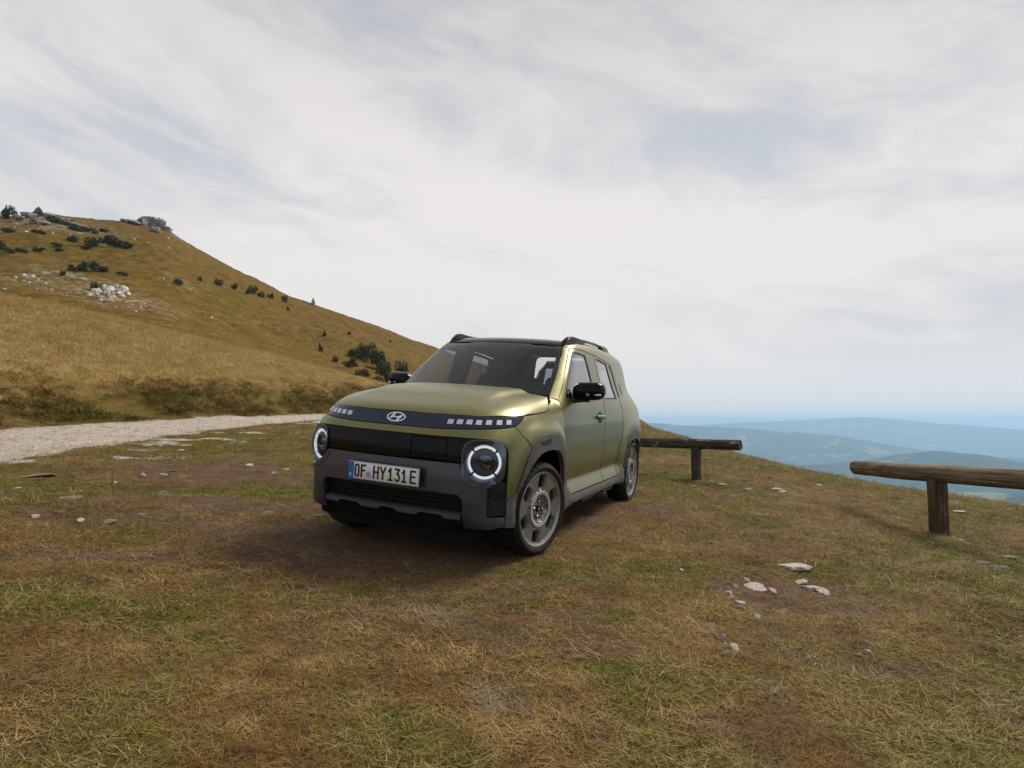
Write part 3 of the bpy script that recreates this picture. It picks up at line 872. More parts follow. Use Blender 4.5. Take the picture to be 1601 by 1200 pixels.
# rocks and scrub on the hill
def hill_rock(u, v, wpx, hpx, kind, label, group=None, sink=.25):
    global rk_i
    p, r_ = hill_spot(u, v)
    w_ = wpx / FPX * r_ / 2
    o = bpy.data.objects.new('rock', ROCKS[kind][rk_i % 5]); rk_i += 1
    COL.objects.link(o)
    o.scale = (w_, w_ * random.uniform(.7, 1.0), w_ * hpx / wpx * 1.1)
    o.rotation_euler = (random.uniform(-.3, .3), random.uniform(-.3, .3), random.uniform(0, 6.28))
    o.location = (p[0], p[1], p[2] + o.scale[2] * (.5 - sink))
    tag(o, label, 'rock', group)
rr = random.Random(4)
for i in range(46):
    while True:
        a, b_ = rr.uniform(-1, 1), rr.uniform(-1, 1)
        if a * a + b_ * b_ < 1: break
    u = 170 + a * 34; v = 462 + b_ * 12 + abs(a) * -2
    if a > .0: v -= 3
    w_ = rr.choice((4, 5, 6, 7, 9)) if rr.random() < .8 else 12
    hill_rock(u, v, w_, w_ * .75, 'pale', 'white rock in the bright scree patch halfway up the hill', 'white rocks of the scree patch')
for (u, v) in ((24, 434), (38, 431), (60, 437), (37, 440), (71, 444), (46, 442), (52, 433), (89, 427), (95, 461), (105, 463), (58, 453), (80, 454), (8, 453), (46, 467), (138, 421), (250, 435), (256, 436), (331, 497), (222, 507), (263, 373), (264, 388), (180, 481), (212, 487), (221, 481), (15, 487), (58, 488), (108, 484), (205, 477), (42, 363), (68, 357), (22, 356), (83, 365), (118, 368), (210, 374), (232, 380), (110, 367), (145, 384), (165, 385)):
    s_ = rr.choice((4, 5, 5, 6))
    hill_rock(u, v, s_, s_ * .7, 'pale', 'small pale rock scattered alone on the hillside grass', 'pale rocks scattered over the hill')
for (u, v, w_, h_, lab) in ((30, 344, 16, 9, 'low grey boulder just right of the lone skyline tree'),
                            (45, 340, 26, 12, 'broad grey boulder on the skyline at the start of the crest rock band'),
                            (60, 336, 28, 11, 'highest grey boulder of the crest rock band'),
                            (78, 341, 24, 11, 'grey boulder right of the highest one on the crest'),
                            (93, 347, 20, 12, 'blocky grey boulder below the skyline beside dark scrub'),
                            (104, 351, 22, 13, 'big pale grey boulder in the right half of the crest rock band'),
                            (118, 354, 18, 9, 'flat grey boulder at the right end of the crest rock band'),
                            (70, 351, 16, 8, 'small grey boulder under the crest, left of a dark shrub'),
                            (126, 362, 16, 9, 'lowest grey boulder, in the scrub under the crest rock band'),
                            (52, 349, 18, 9, 'grey boulder half way down the face of the crest rock band')):
    hill_rock(u, v, w_, h_, 'crag', lab, 'boulders along the left crest', .05)
for (u, v, w_, h_, lab) in ((236, 353, 34, 18, 'main craggy block in the middle of the rocky knob'),
                            (250, 354, 26, 21, 'tallest craggy block of the knob, above the steep drop'),
                            (222, 351, 26, 14, 'craggy block left of the main one on the knob'),
                            (206, 349, 24, 9, 'long low block where the knob meets the grassy crest'),
                            (259, 361, 20, 15, 'rightmost craggy block of the knob at the skyline corner'),
                            (193, 347, 14, 6, 'small outlying rock left of the knob on the crest'),
                            (243, 363, 22, 14, 'lowest craggy block under the front of the knob')):
    hill_rock(u, v, w_, h_, 'crag', lab, 'boulders of the craggy knob', .1)

def foliage(name, seed, n, leaf, lumps, stretch=1.0, brown=False, cone=False):
    r_ = np.random.default_rng(seed)
    V, F = [], []
    cs = [np.array([r_.uniform(-.55, .55), r_.uniform(-.55, .55), r_.uniform(.25, .75)]) for _ in range(lumps)]
    rs = [r_.uniform(.28, .48) for _ in range(lumps)]
    for i in range(n):
        if cone:
            zz_ = r_.uniform(0.05, 1) ** 1.2; a = r_.uniform(0, 6.283)
            q = (1 - zz_) * .5 * (.55 + .45 * math.sin(zz_ * 40) ** 2) * math.sqrt(r_.uniform(.3, 1)) + .02
            c_ = np.array([q * math.cos(a), q * math.sin(a), zz_])
        else:
            k = r_.integers(lumps)
            d_ = r_.normal(size=3); d_ /= np.linalg.norm(d_)
            c_ = cs[k] + d_ * rs[k] * (r_.uniform(.35, 1) ** .5)
            c_[2] *= stretch
        if c_[2] < -.05: continue
        u_ = r_.normal(size=3); u_ /= np.linalg.norm(u_)
        w_ = np.cross(u_, r_.normal(size=3)); w_ /= np.linalg.norm(w_)
        s_ = leaf * r_.uniform(.6, 1.4)
        o = len(V)
        V += [c_ - u_ * s_, c_ + w_ * s_ * .5, c_ + u_ * s_, c_ - w_ * s_ * .5]
        F.append((o, o + 1, o + 2, o + 3))
    return mesh(name, V, F)
def leaf_mat(name, c1, c2):
    def fn(nt, b):
        g_ = nt.n('ShaderNodeNewGeometry')
        rnd = g_.outputs['Random Per Island']
        nt.put(b.inputs['Base Color'], nt.mix(rnd, c1, c2))
    return mat(name, c1, .8, 0, .2, fn=fn)
M['leaf_dark'] = leaf_mat('dark_leaf', (.026, .038, .018), (.095, .115, .052))
M['leaf_olive'] = leaf_mat('olive_leaf', (.034, .038, .014), (.095, .092, .034))
M['leaf_brown'] = leaf_mat('brown_leaf', (.050, .034, .020), (.135, .092, .055))
M['leaf_red'] = leaf_mat('rusty_leaf', (.075, .028, .014), (.17, .07, .035))
M['bark'] = mat('bark', (.05, .04, .03), .9, 0, .2, fn=dusty((.045, .035, .028), (.09, .075, .06), .6, 30))
FOL = {}
for k, m_, n_ in (('dark', 'leaf_dark', 900), ('olive', 'leaf_olive', 800), ('brown', 'leaf_brown', 800), ('red', 'leaf_red', 500)):
    FOL[k] = [foliage('shrub_' + k, 61 + i * 7 + len(k), n_, .095, 7) for i in range(3)]
    for me in FOL[k]:
        me.materials.append(M[m_])
sh_i = 0
def shrub(u, v, wpx, hpx, kind, label, group=None, name='shrub'):
    global sh_i
    p, r_ = hill_spot(u, v + hpx * .45)
    w_ = wpx / FPX * r_; h_ = hpx / FPX * r_
    o = bpy.data.objects.new(name, FOL[kind][sh_i % 3]); sh_i += 1
    COL.objects.link(o)
    o.scale = (w_ * .56, w_ * .50, h_ * .95)
    o.rotation_euler = (0, 0, random.uniform(0, 6.28))
    o.location = (p[0], p[1], p[2] - h_ * .08)
    tag(o, label, 'shrub', group)
    return o
G1 = 'low dark scrub below the left crest'
for (u, v, w_, h_, lab) in ((14, 391, 18, 9, 'low dark shrub right of the bush cut by the left edge'),
                            (32, 391, 20, 9, 'low wide shrub, next after it along the same line'),
                            (62, 391, 18, 7, 'flat dark shrub alone in the middle of the lower scrub line'),
                            (90, 382, 18, 8, 'dark shrub upper of two close together in the scrub'),
                            (92, 391, 16, 6, 'flat shrub lower of two close together in the scrub'),
                            (122, 358, 26, 9, 'widest dark shrub right under the crest boulders'),
                            (142, 360, 20, 9, 'dark shrub in the middle of the row right of the crest boulders'),
                            (163, 360, 16, 6, 'low shrub at the right end of the row beside the crest boulders'),
                            (84, 345, 22, 8, 'dark shrub breaking the skyline among the crest boulders'),
                            (60, 362, 22, 7, 'flat dark shrub under the middle of the crest rock band'),
                            (12, 360, 20, 8, 'dark shrub below the lone skyline tree at the left'),
                            (135, 388, 14, 5, 'tiny flat shrub left of and below the widest scrub patch')):
    shrub(u, v, w_ * .86, h_ * .82, 'dark', lab, G1)
for s_ in [(1, 383, 12, 15, 'dark', 'upright dark bush cut by the left edge of the view'),
           (115, 373, 15, 10, 'dark', 'round dark bush above a brown terrace on the upper slope'),
           (146, 380, 20, 13, 'dark', 'dark bush at the left end of the widest scrub patch'),
           (170, 374, 28, 12, 'dark', 'broad dark bush at the top of the widest scrub patch'),
           (184, 381, 34, 12, 'dark', 'widest dark bush, trailing right along the upper slope'),
           (202, 385, 18, 6, 'dark', 'flat right tail of the widest scrub patch'),
           (139, 415, 24, 17, 'dark', 'big dark bush on the path line above the white scree'),
           (118, 419, 18, 9, 'olive', 'faded olive shrub left of the big dark bush on the path line'),
           (160, 420, 22, 9, 'olive', 'low olive shrub right of the big dark bush on the path line'),
           (190, 427, 16, 6, 'dark', 'thin dark shrub at the right end of the path line'),
           (150, 448, 15, 13, 'dark', 'dark bush growing out of the top of the white scree'),
           (100, 428, 9, 6, 'dark', 'small green shrub left of the scree among scattered rocks'),
           (278, 439, 14, 10, 'dark', 'blue green bush beside a grey rock on the path across the hill'),
           (314, 436, 11, 9, 'red', 'rusty red bush on the path across the hill'),
           (342, 442, 14, 11, 'dark', 'grey green bush right of the rusty red bush'),
           (367, 447, 11, 11, 'dark', 'round dark bush left of the close pair on the flank'),
           (387, 456, 9, 8, 'dark', 'smaller bush of the close pair on the flank'),
           (396, 453, 14, 12, 'dark', 'larger bush of the close pair on the flank'),
           (408, 460, 12, 10, 'olive', 'olive bush right of the close pair on the flank'),
           (422, 462, 11, 9, 'olive', 'loose olive bush midway down the row on the flank'),
           (444, 467, 11, 9, 'dark', 'last dark bush of the row, near the skyline'),
           (450, 482, 6, 8, 'olive', 'thin sapling below the row of bushes'),
           (507, 521, 10, 8, 'brown', 'brown grey bush alone in the middle of the flank'),
           (546, 520, 7, 6, 'brown', 'small brown bush below the falling skyline'),
           (610, 533, 6, 4, 'brown', 'tiny brown bush high on the right flank'),
           (502, 543, 9, 14, 'olive', 'thin upright sapling left of the tree clump'),
           (444, 567, 22, 17, 'brown', 'round purple brown bush on the crest of the golden bank'),
           (524, 561, 10, 11, 'brown', 'small brown bush at the upper left of the tree clump'),
           (545, 567, 28, 14, 'brown', 'brown scrub along the left foot of the tree clump'),
           (566, 583, 34, 18, 'brown', 'broad brown scrub below the tree clump'),
           (590, 594, 30, 14, 'brown', 'brown scrub at the bottom of the gully beside the car nose')]:
    shrub(*s_)
crowns = [foliage('crown', 301 + i, 1700, .075, 9, 1.05) for i in range(3)]
for me in crowns:
    me.materials.append(M['leaf_dark'])
def tree(u, v, wpx, hpx, label, i, group=None, cone=None):
    p, r_ = hill_spot(u, v + hpx * .45)
    w_ = wpx / FPX * r_; h_ = hpx / FPX * r_
    e = bpy.data.objects.new('pine_tree' if cone else 'tree', None); COL.objects.link(e)
    e.location = p; e.rotation_euler = (0, 0, i * 1.9)
    tag(e, label, 'tree', group)
    cr = link('crown', cone or crowns[i % 3], e)
    if cone:
        cr.scale = (w_, w_, h_)
    else:
        cr.scale = (w_ * .56, w_ * .52, h_ * .93)
    cr.location = (0, 0, h_ * .06)
    mb = MB(); mb.tube([(0, 0, -.3), (.03 * h_, 0, h_ * .3), (0, .02 * h_, h_ * .72)], [h_ * .05, h_ * .035, h_ * .015], 8)
    for k in range(4):
        a = k * 1.6 + i
        mb.tube([(.02 * h_, 0, h_ * (.28 + .1 * k)), (math.cos(a) * w_ * .28, math.sin(a) * w_ * .28, h_ * (.45 + .1 * k))], [h_ * .022, h_ * .008], 6)
    mb.build('trunk', M['bark'], e)
for i, (u, v, w_, h_, lab) in enumerate([(572, 552, 30, 26, 'tallest dark tree at the top of the clump left of the car'),
                                         (590, 564, 32, 26, 'wide dark tree in the middle of the clump left of the car'),
                                         (601, 577, 26, 22, 'dark tree on the right side of the clump left of the car'),
                                         (552, 552, 16, 12, 'small olive tree at the left end of the clump'),
                                         (607, 594, 26, 20, 'lowest dark tree of the clump, above the far headlight'),
                                         (628, 579, 24, 24, 'round dark tree standing just left of the far wing mirror'),
                                         (13, 336, 21, 15, 'dark tree alone on the skyline at the far left'),
                                         (1012, 676, 16, 10, 'dark tree on the slope right of the car tail')]):
    tree(u, v, w_, h_, lab, i)
conem = foliage('crown', 77, 700, .05, 1, cone=True); conem.materials.append(M['leaf_dark'])
tree(489.5, 472, 9, 10, 'tiny conifer standing on the falling skyline of the hill', 2, cone=conem)

# ------------------------------------------------------------------ log barriers
def wood_fn(c1, c2, c3, patch, k):
    def fn(nt, b):
        p = obj_co(nt)
        st = nt.n('ShaderNodeMapping', {}, Vector=p, Scale=(1.2, 26, 26)).outputs[0]
        gr = nt.noise(st, 1.6, 6, .65)
        bl = nt.noise(p, 5.5, 5, .65)
        c = nt.mix(nt.ramp(gr, .30, .68), c1, c2)
        c = nt.mix(nt.m('MULTIPLY', nt.ramp(gr, .60, .74), .7), c, c3)
        pt = nt.noise(nt.n('ShaderNodeMapping', {}, Vector=p, Scale=(3.0, 9, 9)).outputs[0], 1.5, 5, .7)
        c = nt.mix(nt.m('MULTIPLY', nt.ramp(pt, .58, .66), k), c, patch)
        c = nt.mix(nt.m('MULTIPLY', nt.ramp(bl, .5, .72), .5), c, (.028, .022, .017))
        nt.put(b.inputs['Base Color'], c)
        bump(nt, b, gr, 1.0, .018)
    return fn
M['wood_near'] = mat('weathered_log', (.2, .14, .08), .9, 0, .2, fn=wood_fn((.075, .055, .038), (.27, .205, .140), (.42, .35, .265), (.17, .145, .070), .6))
M['wood_far'] = mat('dark_log', (.08, .065, .05), .9, 0, .2, fn=wood_fn((.030, .025, .021), (.085, .068, .055), (.12, .10, .085), (.42, .36, .32), .75))
M['wood_post'] = mat('dark_post', (.1, .07, .05), .9, 0, .2, fn=wood_fn((.040, .028, .019), (.125, .085, .052), (.17, .125, .085), (.20, .17, .14), .45))
def log_mesh(name, L, rad, seed, rings=70, seg=40, taper=.0):
    ts = np.linspace(0, L, rings); an = np.linspace(0, 2 * math.pi, seg, endpoint=False)
    T, A_ = np.meshgrid(ts, an, indexing='ij')
    r_ = rad * (1 - taper * T / L) * (1 + .05 * fbm(T * 1.6 + seed, np.cos(A_) * .8 + np.sin(A_) * 1.3 + seed, 3) + .022 * perlin(T * .5 + seed, A_ * 5.1) + .02 * perlin(T * 9, A_ * 2.5 + seed))
    crack = 0
    for c0, c1, c2 in ((.7, .06, .5), (2.2, .05, .6), (3.6, .07, .4), (4.9, .05, .7), (1.5, .035, .9), (5.7, .04, .8)):
        on = sm(.0, .25, perlin(T * c2 + c0 * 5, T * 0 + seed + c0))
        crack = crack + .55 * on * np.exp(-((((A_ + .22 * perlin(T * 1.4 + c0, T * 0 + seed) - c0) % (2 * math.pi)) - 1.0) / c1) ** 2)
    crack = crack + np.exp(-((((A_ + .25 * perlin(T * 1.1, T * 0 + seed) - 1.0 - seed) % (2 * math.pi)) - .4) / .05) ** 2)
    r_ = r_ - rad * .12 * crack
    off = .018 * np.stack([perlin(ts * .9 + seed, ts * 0 + .5), perlin(ts * .9, ts * 0 + 3.3 + seed)], 1)
    V = [(T[i, j] + (.012 * perlin(np.array([A_[i, j] * 2.]), np.array([seed * 1.])))[0] * (1 if i in (0, rings - 1) else 0), off[i, 0] + r_[i, j] * math.cos(A_[i, j]), off[i, 1] + r_[i, j] * math.sin(A_[i, j])) for i in range(rings) for j in range(seg)]
    F = [(i * seg + j, i * seg + (j + 1) % seg, (i + 1) * seg + (j + 1) % seg, (i + 1) * seg + j) for i in range(rings - 1) for j in range(seg)]
    F = [f[::-1] for f in F]
    for e_, sgn in ((0, 1), (rings - 1, -1)):               # sawn ends with two rings of grain
        base = e_ * seg
        prev = list(range(base, base + seg))
        for fr in (.8, .45, .12):
            o = len(V)
            for j in range(seg):
                p = V[base + j]; c_ = (V[base][0], off[e_, 0], off[e_, 1])
                V.append((p[0] * fr + c_[0] * (1 - fr) - sgn * -.004 * (1 if fr < .5 else 0), c_[1] + (p[1] - c_[1]) * fr, c_[2] + (p[2] - c_[2]) * fr))
            cur = list(range(o, o + seg))
            for j in range(seg):
                f = (prev[j], prev[(j + 1) % seg], cur[(j + 1) % seg], cur[j])
                F.append(f if sgn > 0 else f[::-1])
            prev = cur
        F.append(tuple(prev) if sgn > 0 else tuple(prev[::-1]))
    return mesh(name, V, F, True, 38)
def barrier(A_, B_, rad, post_at, post_r, woods, label, seed, posts_extra=()):
    A_, B_ = np.asarray(A_, float), np.asarray(B_, float)
    d = Vector(B_ - A_); L = d.length
    e = bpy.data.objects.new('log_barrier', None); COL.objects.link(e)
    pz = A_ + (B_ - A_) * post_at
    e.location = (pz[0], pz[1], hz(pz[0], pz[1]))
    tag(e, label, 'barrier')
    inv = Vector((-pz[0], -pz[1], -hz(pz[0], pz[1])))
    lg = link('log', log_mesh('log', L, rad, seed), e, M[woods[0]])
    q = d.to_track_quat('X', 'Z')
    lg.rotation_mode = 'QUATERNION'; lg.rotation_quaternion = q; lg.location = Vector(A_) + inv
    for f in (post_at, *posts_extra):
        p = A_ + (B_ - A_) * f
        g0 = hz(p[0], p[1])
        top = p[2] - rad * .55
        po = link('post', log_mesh('post', top - g0 + .25, post_r, seed + 3 + f, 30), e, M[woods[1]])
        po.rotation_euler = (0, -math.pi / 2, seed * 1.0)
        po.location = Vector((p[0], p[1], g0 - .25)) + inv
    return e
nearA, nearB = at(1339, 731, 7.35), at(1601, 750.5, 5.05)
nearB = nearA + (nearB - nearA) * 1.75
barrier(nearA, nearB, .081, .325, .082, ('wood_near', 'wood_post'), 'weathered brown log on a stout post at the right edge, nearer the camera', 2, (.93,))
farA = at(1158, 696, 8.4)
farB = at(1003, 691, 9.27)
farB = farA + (farB - farA) * 3.0
barrier(farA, farB, .069, .142, .068, ('wood_far', 'wood_far'), 'dark log with pale flaking patches on a post just behind the car', 5, (.86,))
# ================================================================== the car (own frame: x forward from the front axle, y to its left, z up)
HOOD=[True]
def smax(a,b,k):
    h=np.maximum(k-np.abs(a-b),0)/k
    return np.maximum(a,b)+h*h*h*k/6
def smin(a,b,k):return -smax(-a,-b,k)
def table(pts,width):
    xs=np.array([p[0] for p in pts],float);ys=np.array([p[1] for p in pts],float)
    g=np.linspace(xs[0]-.3,xs[-1]+.3,1200)
    slo=(ys[1]-ys[0])/(xs[1]-xs[0]);shi=(ys[-1]-ys[-2])/(xs[-1]-xs[-2])
    v=np.interp(g,xs,ys);v=np.where(g<xs[0],ys[0]+slo*(g-xs[0]),v);v=np.where(g>xs[-1],ys[-1]+shi*(g-xs[-1]),v)
    n=max(3,int(width/(g[1]-g[0])));ker=np.hanning(n+2)[1:-1];ker/=ker.sum()
    vp=np.concatenate([v[0]+(g[1]-g[0])*slo*np.arange(-n,0),v,v[-1]+(g[1]-g[0])*shi*np.arange(1,n+1)])
    s=np.convolve(vp,ker,'same')[n:-n]
    return lambda q:np.interp(q,g,s)
WZ=table([(.10,.74),(.28,.768),(.42,.752),(.55,.762),(.70,.767),(.85,.766),(.98,.752),(1.05,.737),(1.40,.632),(1.60,.565)],.035)
FC=table([(.10,.50),(.20,.60),(.30,.655),(.42,.682),(.55,.684),(.70,.672),(.78,.656),(.83,.630),(.88,.612),(.93,.602),(1.0,.575),(1.1,.53)],.05)
TC=table([(-.8,1.088),(-.3,1.086),(0,1.068),(.25,1.032),(.45,.985),(.56,.950),(.7,.89)],.16)
RC=table([(-3.3,1.44),(-2.9,1.515),(-2.3,1.553),(-1.6,1.562),(-1.1,1.540),(-.9,1.517),(-.6,1.465)],.25)
def body(x,y,z,haunch=True):
    y=np.abs(y)
    w=WZ(z)
    w=w-.36*np.maximum(x-.08,0)**2
    mid=sm(-.44,-.62,x)*sm(-2.12,-1.98,x)
    w=w+mid*(.024*np.clip((.43-z)/.12,0,1)-.010*np.exp(-((z-.44)/.05)**2))
    if haunch:
        for cx,rx,ztop,amp in((-.02,.50,.905,.030),(-2.58,.58,.95,.030)):
            q=((np.abs(x-cx)/rx)**3+(np.maximum(z-.30,0)/(ztop-.30))**3)**(1/3)
            w=w+amp*(1-sm(.88 if cx>-1 else .74,1.02,q))
    up=sm(.95,1.45,z)
    w=w-(.02+.10*sm(.88,1.2,z)-.02*up)*(np.maximum(-1.3-x,0)/1.6)**2
    fS=y-w
    F=FC(z)-.12*y*y-.10*y**6
    fF=x-F
    dome=.026*sm(.515,.43,y)*sm(.50,.05,x)
    fH=z-(TC(x)+dome-.022*(y/.7)**2-.034*(y/.74)**6)
    xw=-.285-1.36*(z-1.077)-.33*y*y-.10*np.maximum(z-1.077,0)**2
    fW=(x-xw)*.6
    fR=z-(RC(x)-.07*y*y)
    top=smin(fH,smax(fW,fR,.10),.02) if HOOD[0] else smax(fW,fR,.10)
    g=smax(fS,fF,.16+.22*sm(.74,.90,z))
    f=smax(g,top,.13+.10*sm(1.25,1.02,z)*sm(.25,.66,y))
    fB=-3.17+.16*np.maximum(z-1.0,0)**1.5*1.6+.10*y*y-x
    f=smax(f,fB,.30)
    f=smax(f,.19-z,.06)
    return f
def grad(P,e=1e-4):
    P=np.asarray(P,float)
    g=[]
    for i in range(3):
        d=np.zeros(3);d[i]=e
        a=P+d;b=P-d
        g.append((body(a[:,0],a[:,1],a[:,2])-body(b[:,0],b[:,1],b[:,2]))/(2*e))
    g=np.stack(g,1);return g/np.linalg.norm(g,axis=1,keepdims=True)
def march(o,d,tmax=9.,n=900):
    """first hit of rays o+t d"""
    o=np.asarray(o,float);d=np.asarray(d,float)
    t=np.linspace(0,tmax,n)
    hit=np.full(len(o),np.nan)
    P=o[:,None,:]+t[None,:,None]*d[:,None,:]
    f=body(P[...,0],P[...,1],P[...,2])
    neg=f<0
    has=neg.any(1);i=np.argmax(neg,1)
    lo=t[np.maximum(i-1,0)].copy();hi=t[i].copy()
    for _ in range(40):
        m=(lo+hi)/2;Q=o+m[:,None]*d
        fm=body(Q[:,0],Q[:,1],Q[:,2])<0
        hi=np.where(fm,m,hi);lo=np.where(fm,lo,m)
    Q=o+hi[:,None]*d
    Q[~has]=np.nan
    return Q
car = bpy.data.objects.new('compact_car', None); COL.objects.link(car)
car.matrix_world = Matrix([[*CARM[0], CARO[0]], [*CARM[1], CARO[1]], [*CARM[2], CARO[2]], [0, 0, 0, 1]])
tag(car, 'matte olive green compact car with round lit headlights parked on the worn grass', 'car')

def chart_ray(kind, q):
    q = np.asarray(q, float); n_ = len(q); z0 = np.zeros(n_)
    if kind == 'side':
        return np.stack([q[:, 0], z0 + 1.15, q[:, 1]], 1), np.tile([0, -1., 0], (n_, 1))
    if kind == 'top':
        return np.stack([q[:, 0], q[:, 1], z0 + 1.85], 1), np.tile([0, 0, -1.], (n_, 1))
    if kind == 'ws':
        return np.stack([z0 + .2, q[:, 0], q[:, 1]], 1), np.tile([-1., 0, 0], (n_, 1))
    if kind == 'rear':
        return np.stack([z0 - 3.7, q[:, 0], q[:, 1]], 1), np.tile([1., 0, 0], (n_, 1))
    c_, s_ = np.cos(q[:, 0]), np.sin(q[:, 0])
    return np.stack([-.35 + 1.35 * c_, 1.35 * s_, q[:, 1]], 1), np.stack([-c_, -s_, z0], 1)
def on_body(kind, q):
    o, d = chart_ray(kind, q)
    out = []
    for i in range(0, len(o), 1500):
        out.append(march(o[i:i + 1500], d[i:i + 1500], 1.6, 130))
    P = np.concatenate(out)
    bad = np.isnan(P[:, 0])
    if bad.any():
        g = np.where(~bad)[0]
        for i in np.where(bad)[0]:
            j = g[np.argmin(((np.asarray(q)[g] - np.asarray(q)[i]) ** 2).sum(1))]
            P[i] = P[j]
    return P
def phi(x, y):
    return math.atan2(y, x + .35)
def fr(pts):                      # 3-D measured points -> front chart
    return [(phi(p[0], p[1]), p[2]) for p in pts]

def pip(pts, poly):
    x, y = pts[:, 0], pts[:, 1]
    ins = np.zeros(len(pts), bool)
    n_ = len(poly)
    for i in range(n_):
        x1, y1 = poly[i]; x2, y2 = poly[(i + 1) % n_]
        c_ = (y1 > y) != (y2 > y)
        with np.errstate(divide='ignore', invalid='ignore'):
            xi = (x2 - x1) * (y - y1) / (y2 - y1 + 1e-30) + x1
        ins ^= c_ & (x < xi)
    return ins
def resample(poly, h):
    out = []
    n_ = len(poly)
    for i in range(n_):
        a, b = np.array(poly[i]), np.array(poly[(i + 1) % n_])
        k = max(1, int(math.ceil(np.linalg.norm(b - a) / h)))
        for j in range(k):
            out.append(a + (b - a) * j / k)
    return np.array(out)
def area2(p):
    return float(np.sum(p[:, 0] * np.roll(p[:, 1], -1) - np.roll(p[:, 0], -1) * p[:, 1]))
def inset(p, g):
    if area2(p) < 0: p = p[::-1]
    e = np.roll(p, -1, 0) - p
    e /= np.linalg.norm(e, axis=1, keepdims=True) + 1e-12
    nrm = np.stack([-e[:, 1], e[:, 0]], 1)
    v_ = nrm + np.roll(nrm, 1, 0)
    v_ /= np.maximum(np.linalg.norm(v_, axis=1, keepdims=True), .5)
    return p + v_ * g
def chaikin(p, it=2, closed=True, keep=()):
    p = np.array(p, float)
    for _ in range(it):
        a = p * .75 + np.roll(p, -1, 0) * .25; b = p * .25 + np.roll(p, -1, 0) * .75
        p = np.stack([a, b], 1).reshape(-1, 2)
    return p
def open_curve(p, n_=6):
    """Catmull-Rom through measured points"""
    p = np.array(p, float)
    q = np.vstack([2 * p[0] - p[1], p, 2 * p[-1] - p[-2]])
    out = []
    for i in range(1, len(q) - 2):
        for k in range(n_):
            t_ = k / n_
            a, b, c_, d = q[i - 1], q[i], q[i + 1], q[i + 2]
            out.append(.5 * (2 * b + (c_ - a) * t_ + (2 * a - 5 * b + 4 * c_ - d) * t_ ** 2 + (3 * b - a - 3 * c_ + d) * t_ ** 3))
    out.append(p[-1])
    return [tuple(v_) for v_ in out]
def flat_tri(poly, holes, h, jitter=0):
    """triangulate an outline with inner points; returns 2-D points, triangles, loops"""
    loops = [poly] + list(holes)
    pts = list(map(tuple, poly)); E = []; L = []
    k = 0
    allp = []
    for lp in loops:
        n_ = len(lp)
        E += [(k + i, k + (i + 1) % n_) for i in range(n_)]
        L.append(list(range(k, k + n_)))
        allp += [tuple(q) for q in lp]; k += n_
    B = np.array(allp)
    lo, hi = B.min(0), B.max(0)
    nx = max(1, int((hi[0] - lo[0]) / h)); ny = max(1, int((hi[1] - lo[1]) / h))
    gx_, gy_ = np.meshgrid(lo[0] + (np.arange(nx) + .5) * (hi[0] - lo[0]) / nx, lo[1] + (np.arange(ny) + .5) * (hi[1] - lo[1]) / ny)
    g = np.stack([gx_.ravel(), gy_.ravel()], 1)
    keep = pip(g, loops[0])
    for lp in loops[1:]:
        keep &= ~pip(g, lp)
    g = g[keep]
    if len(g):
        dm = np.full(len(g), 9.)
        for i in range(0, len(B), 200):
            dm = np.minimum(dm, np.linalg.norm(g[:, None] - B[None, i:i + 200], axis=2).min(1))
        g = g[dm > .45 * h]
    inp = [Vector(q) for q in allp] + [Vector(q) for q in g]
    vo, eo, fo, ov, oe, of = delaunay_2d_cdt(inp, E, [], 0, 1e-7)
    vo = np.array([(q[0], q[1]) for q in vo])
    mp = {}
    for i, l_ in enumerate(ov):
        for j in l_:
            mp[j] = i
    tri = np.array([f for f in fo if len(f) == 3])
    c_ = vo[tri].mean(1)
    ins = pip(c_, loops[0])
    for lp in loops[1:]:
        ins &= ~pip(c_, lp)
    tri = tri[ins]
    L2 = [[mp[j] for j in lp if j in mp] for lp in L]
    return vo, tri, L2

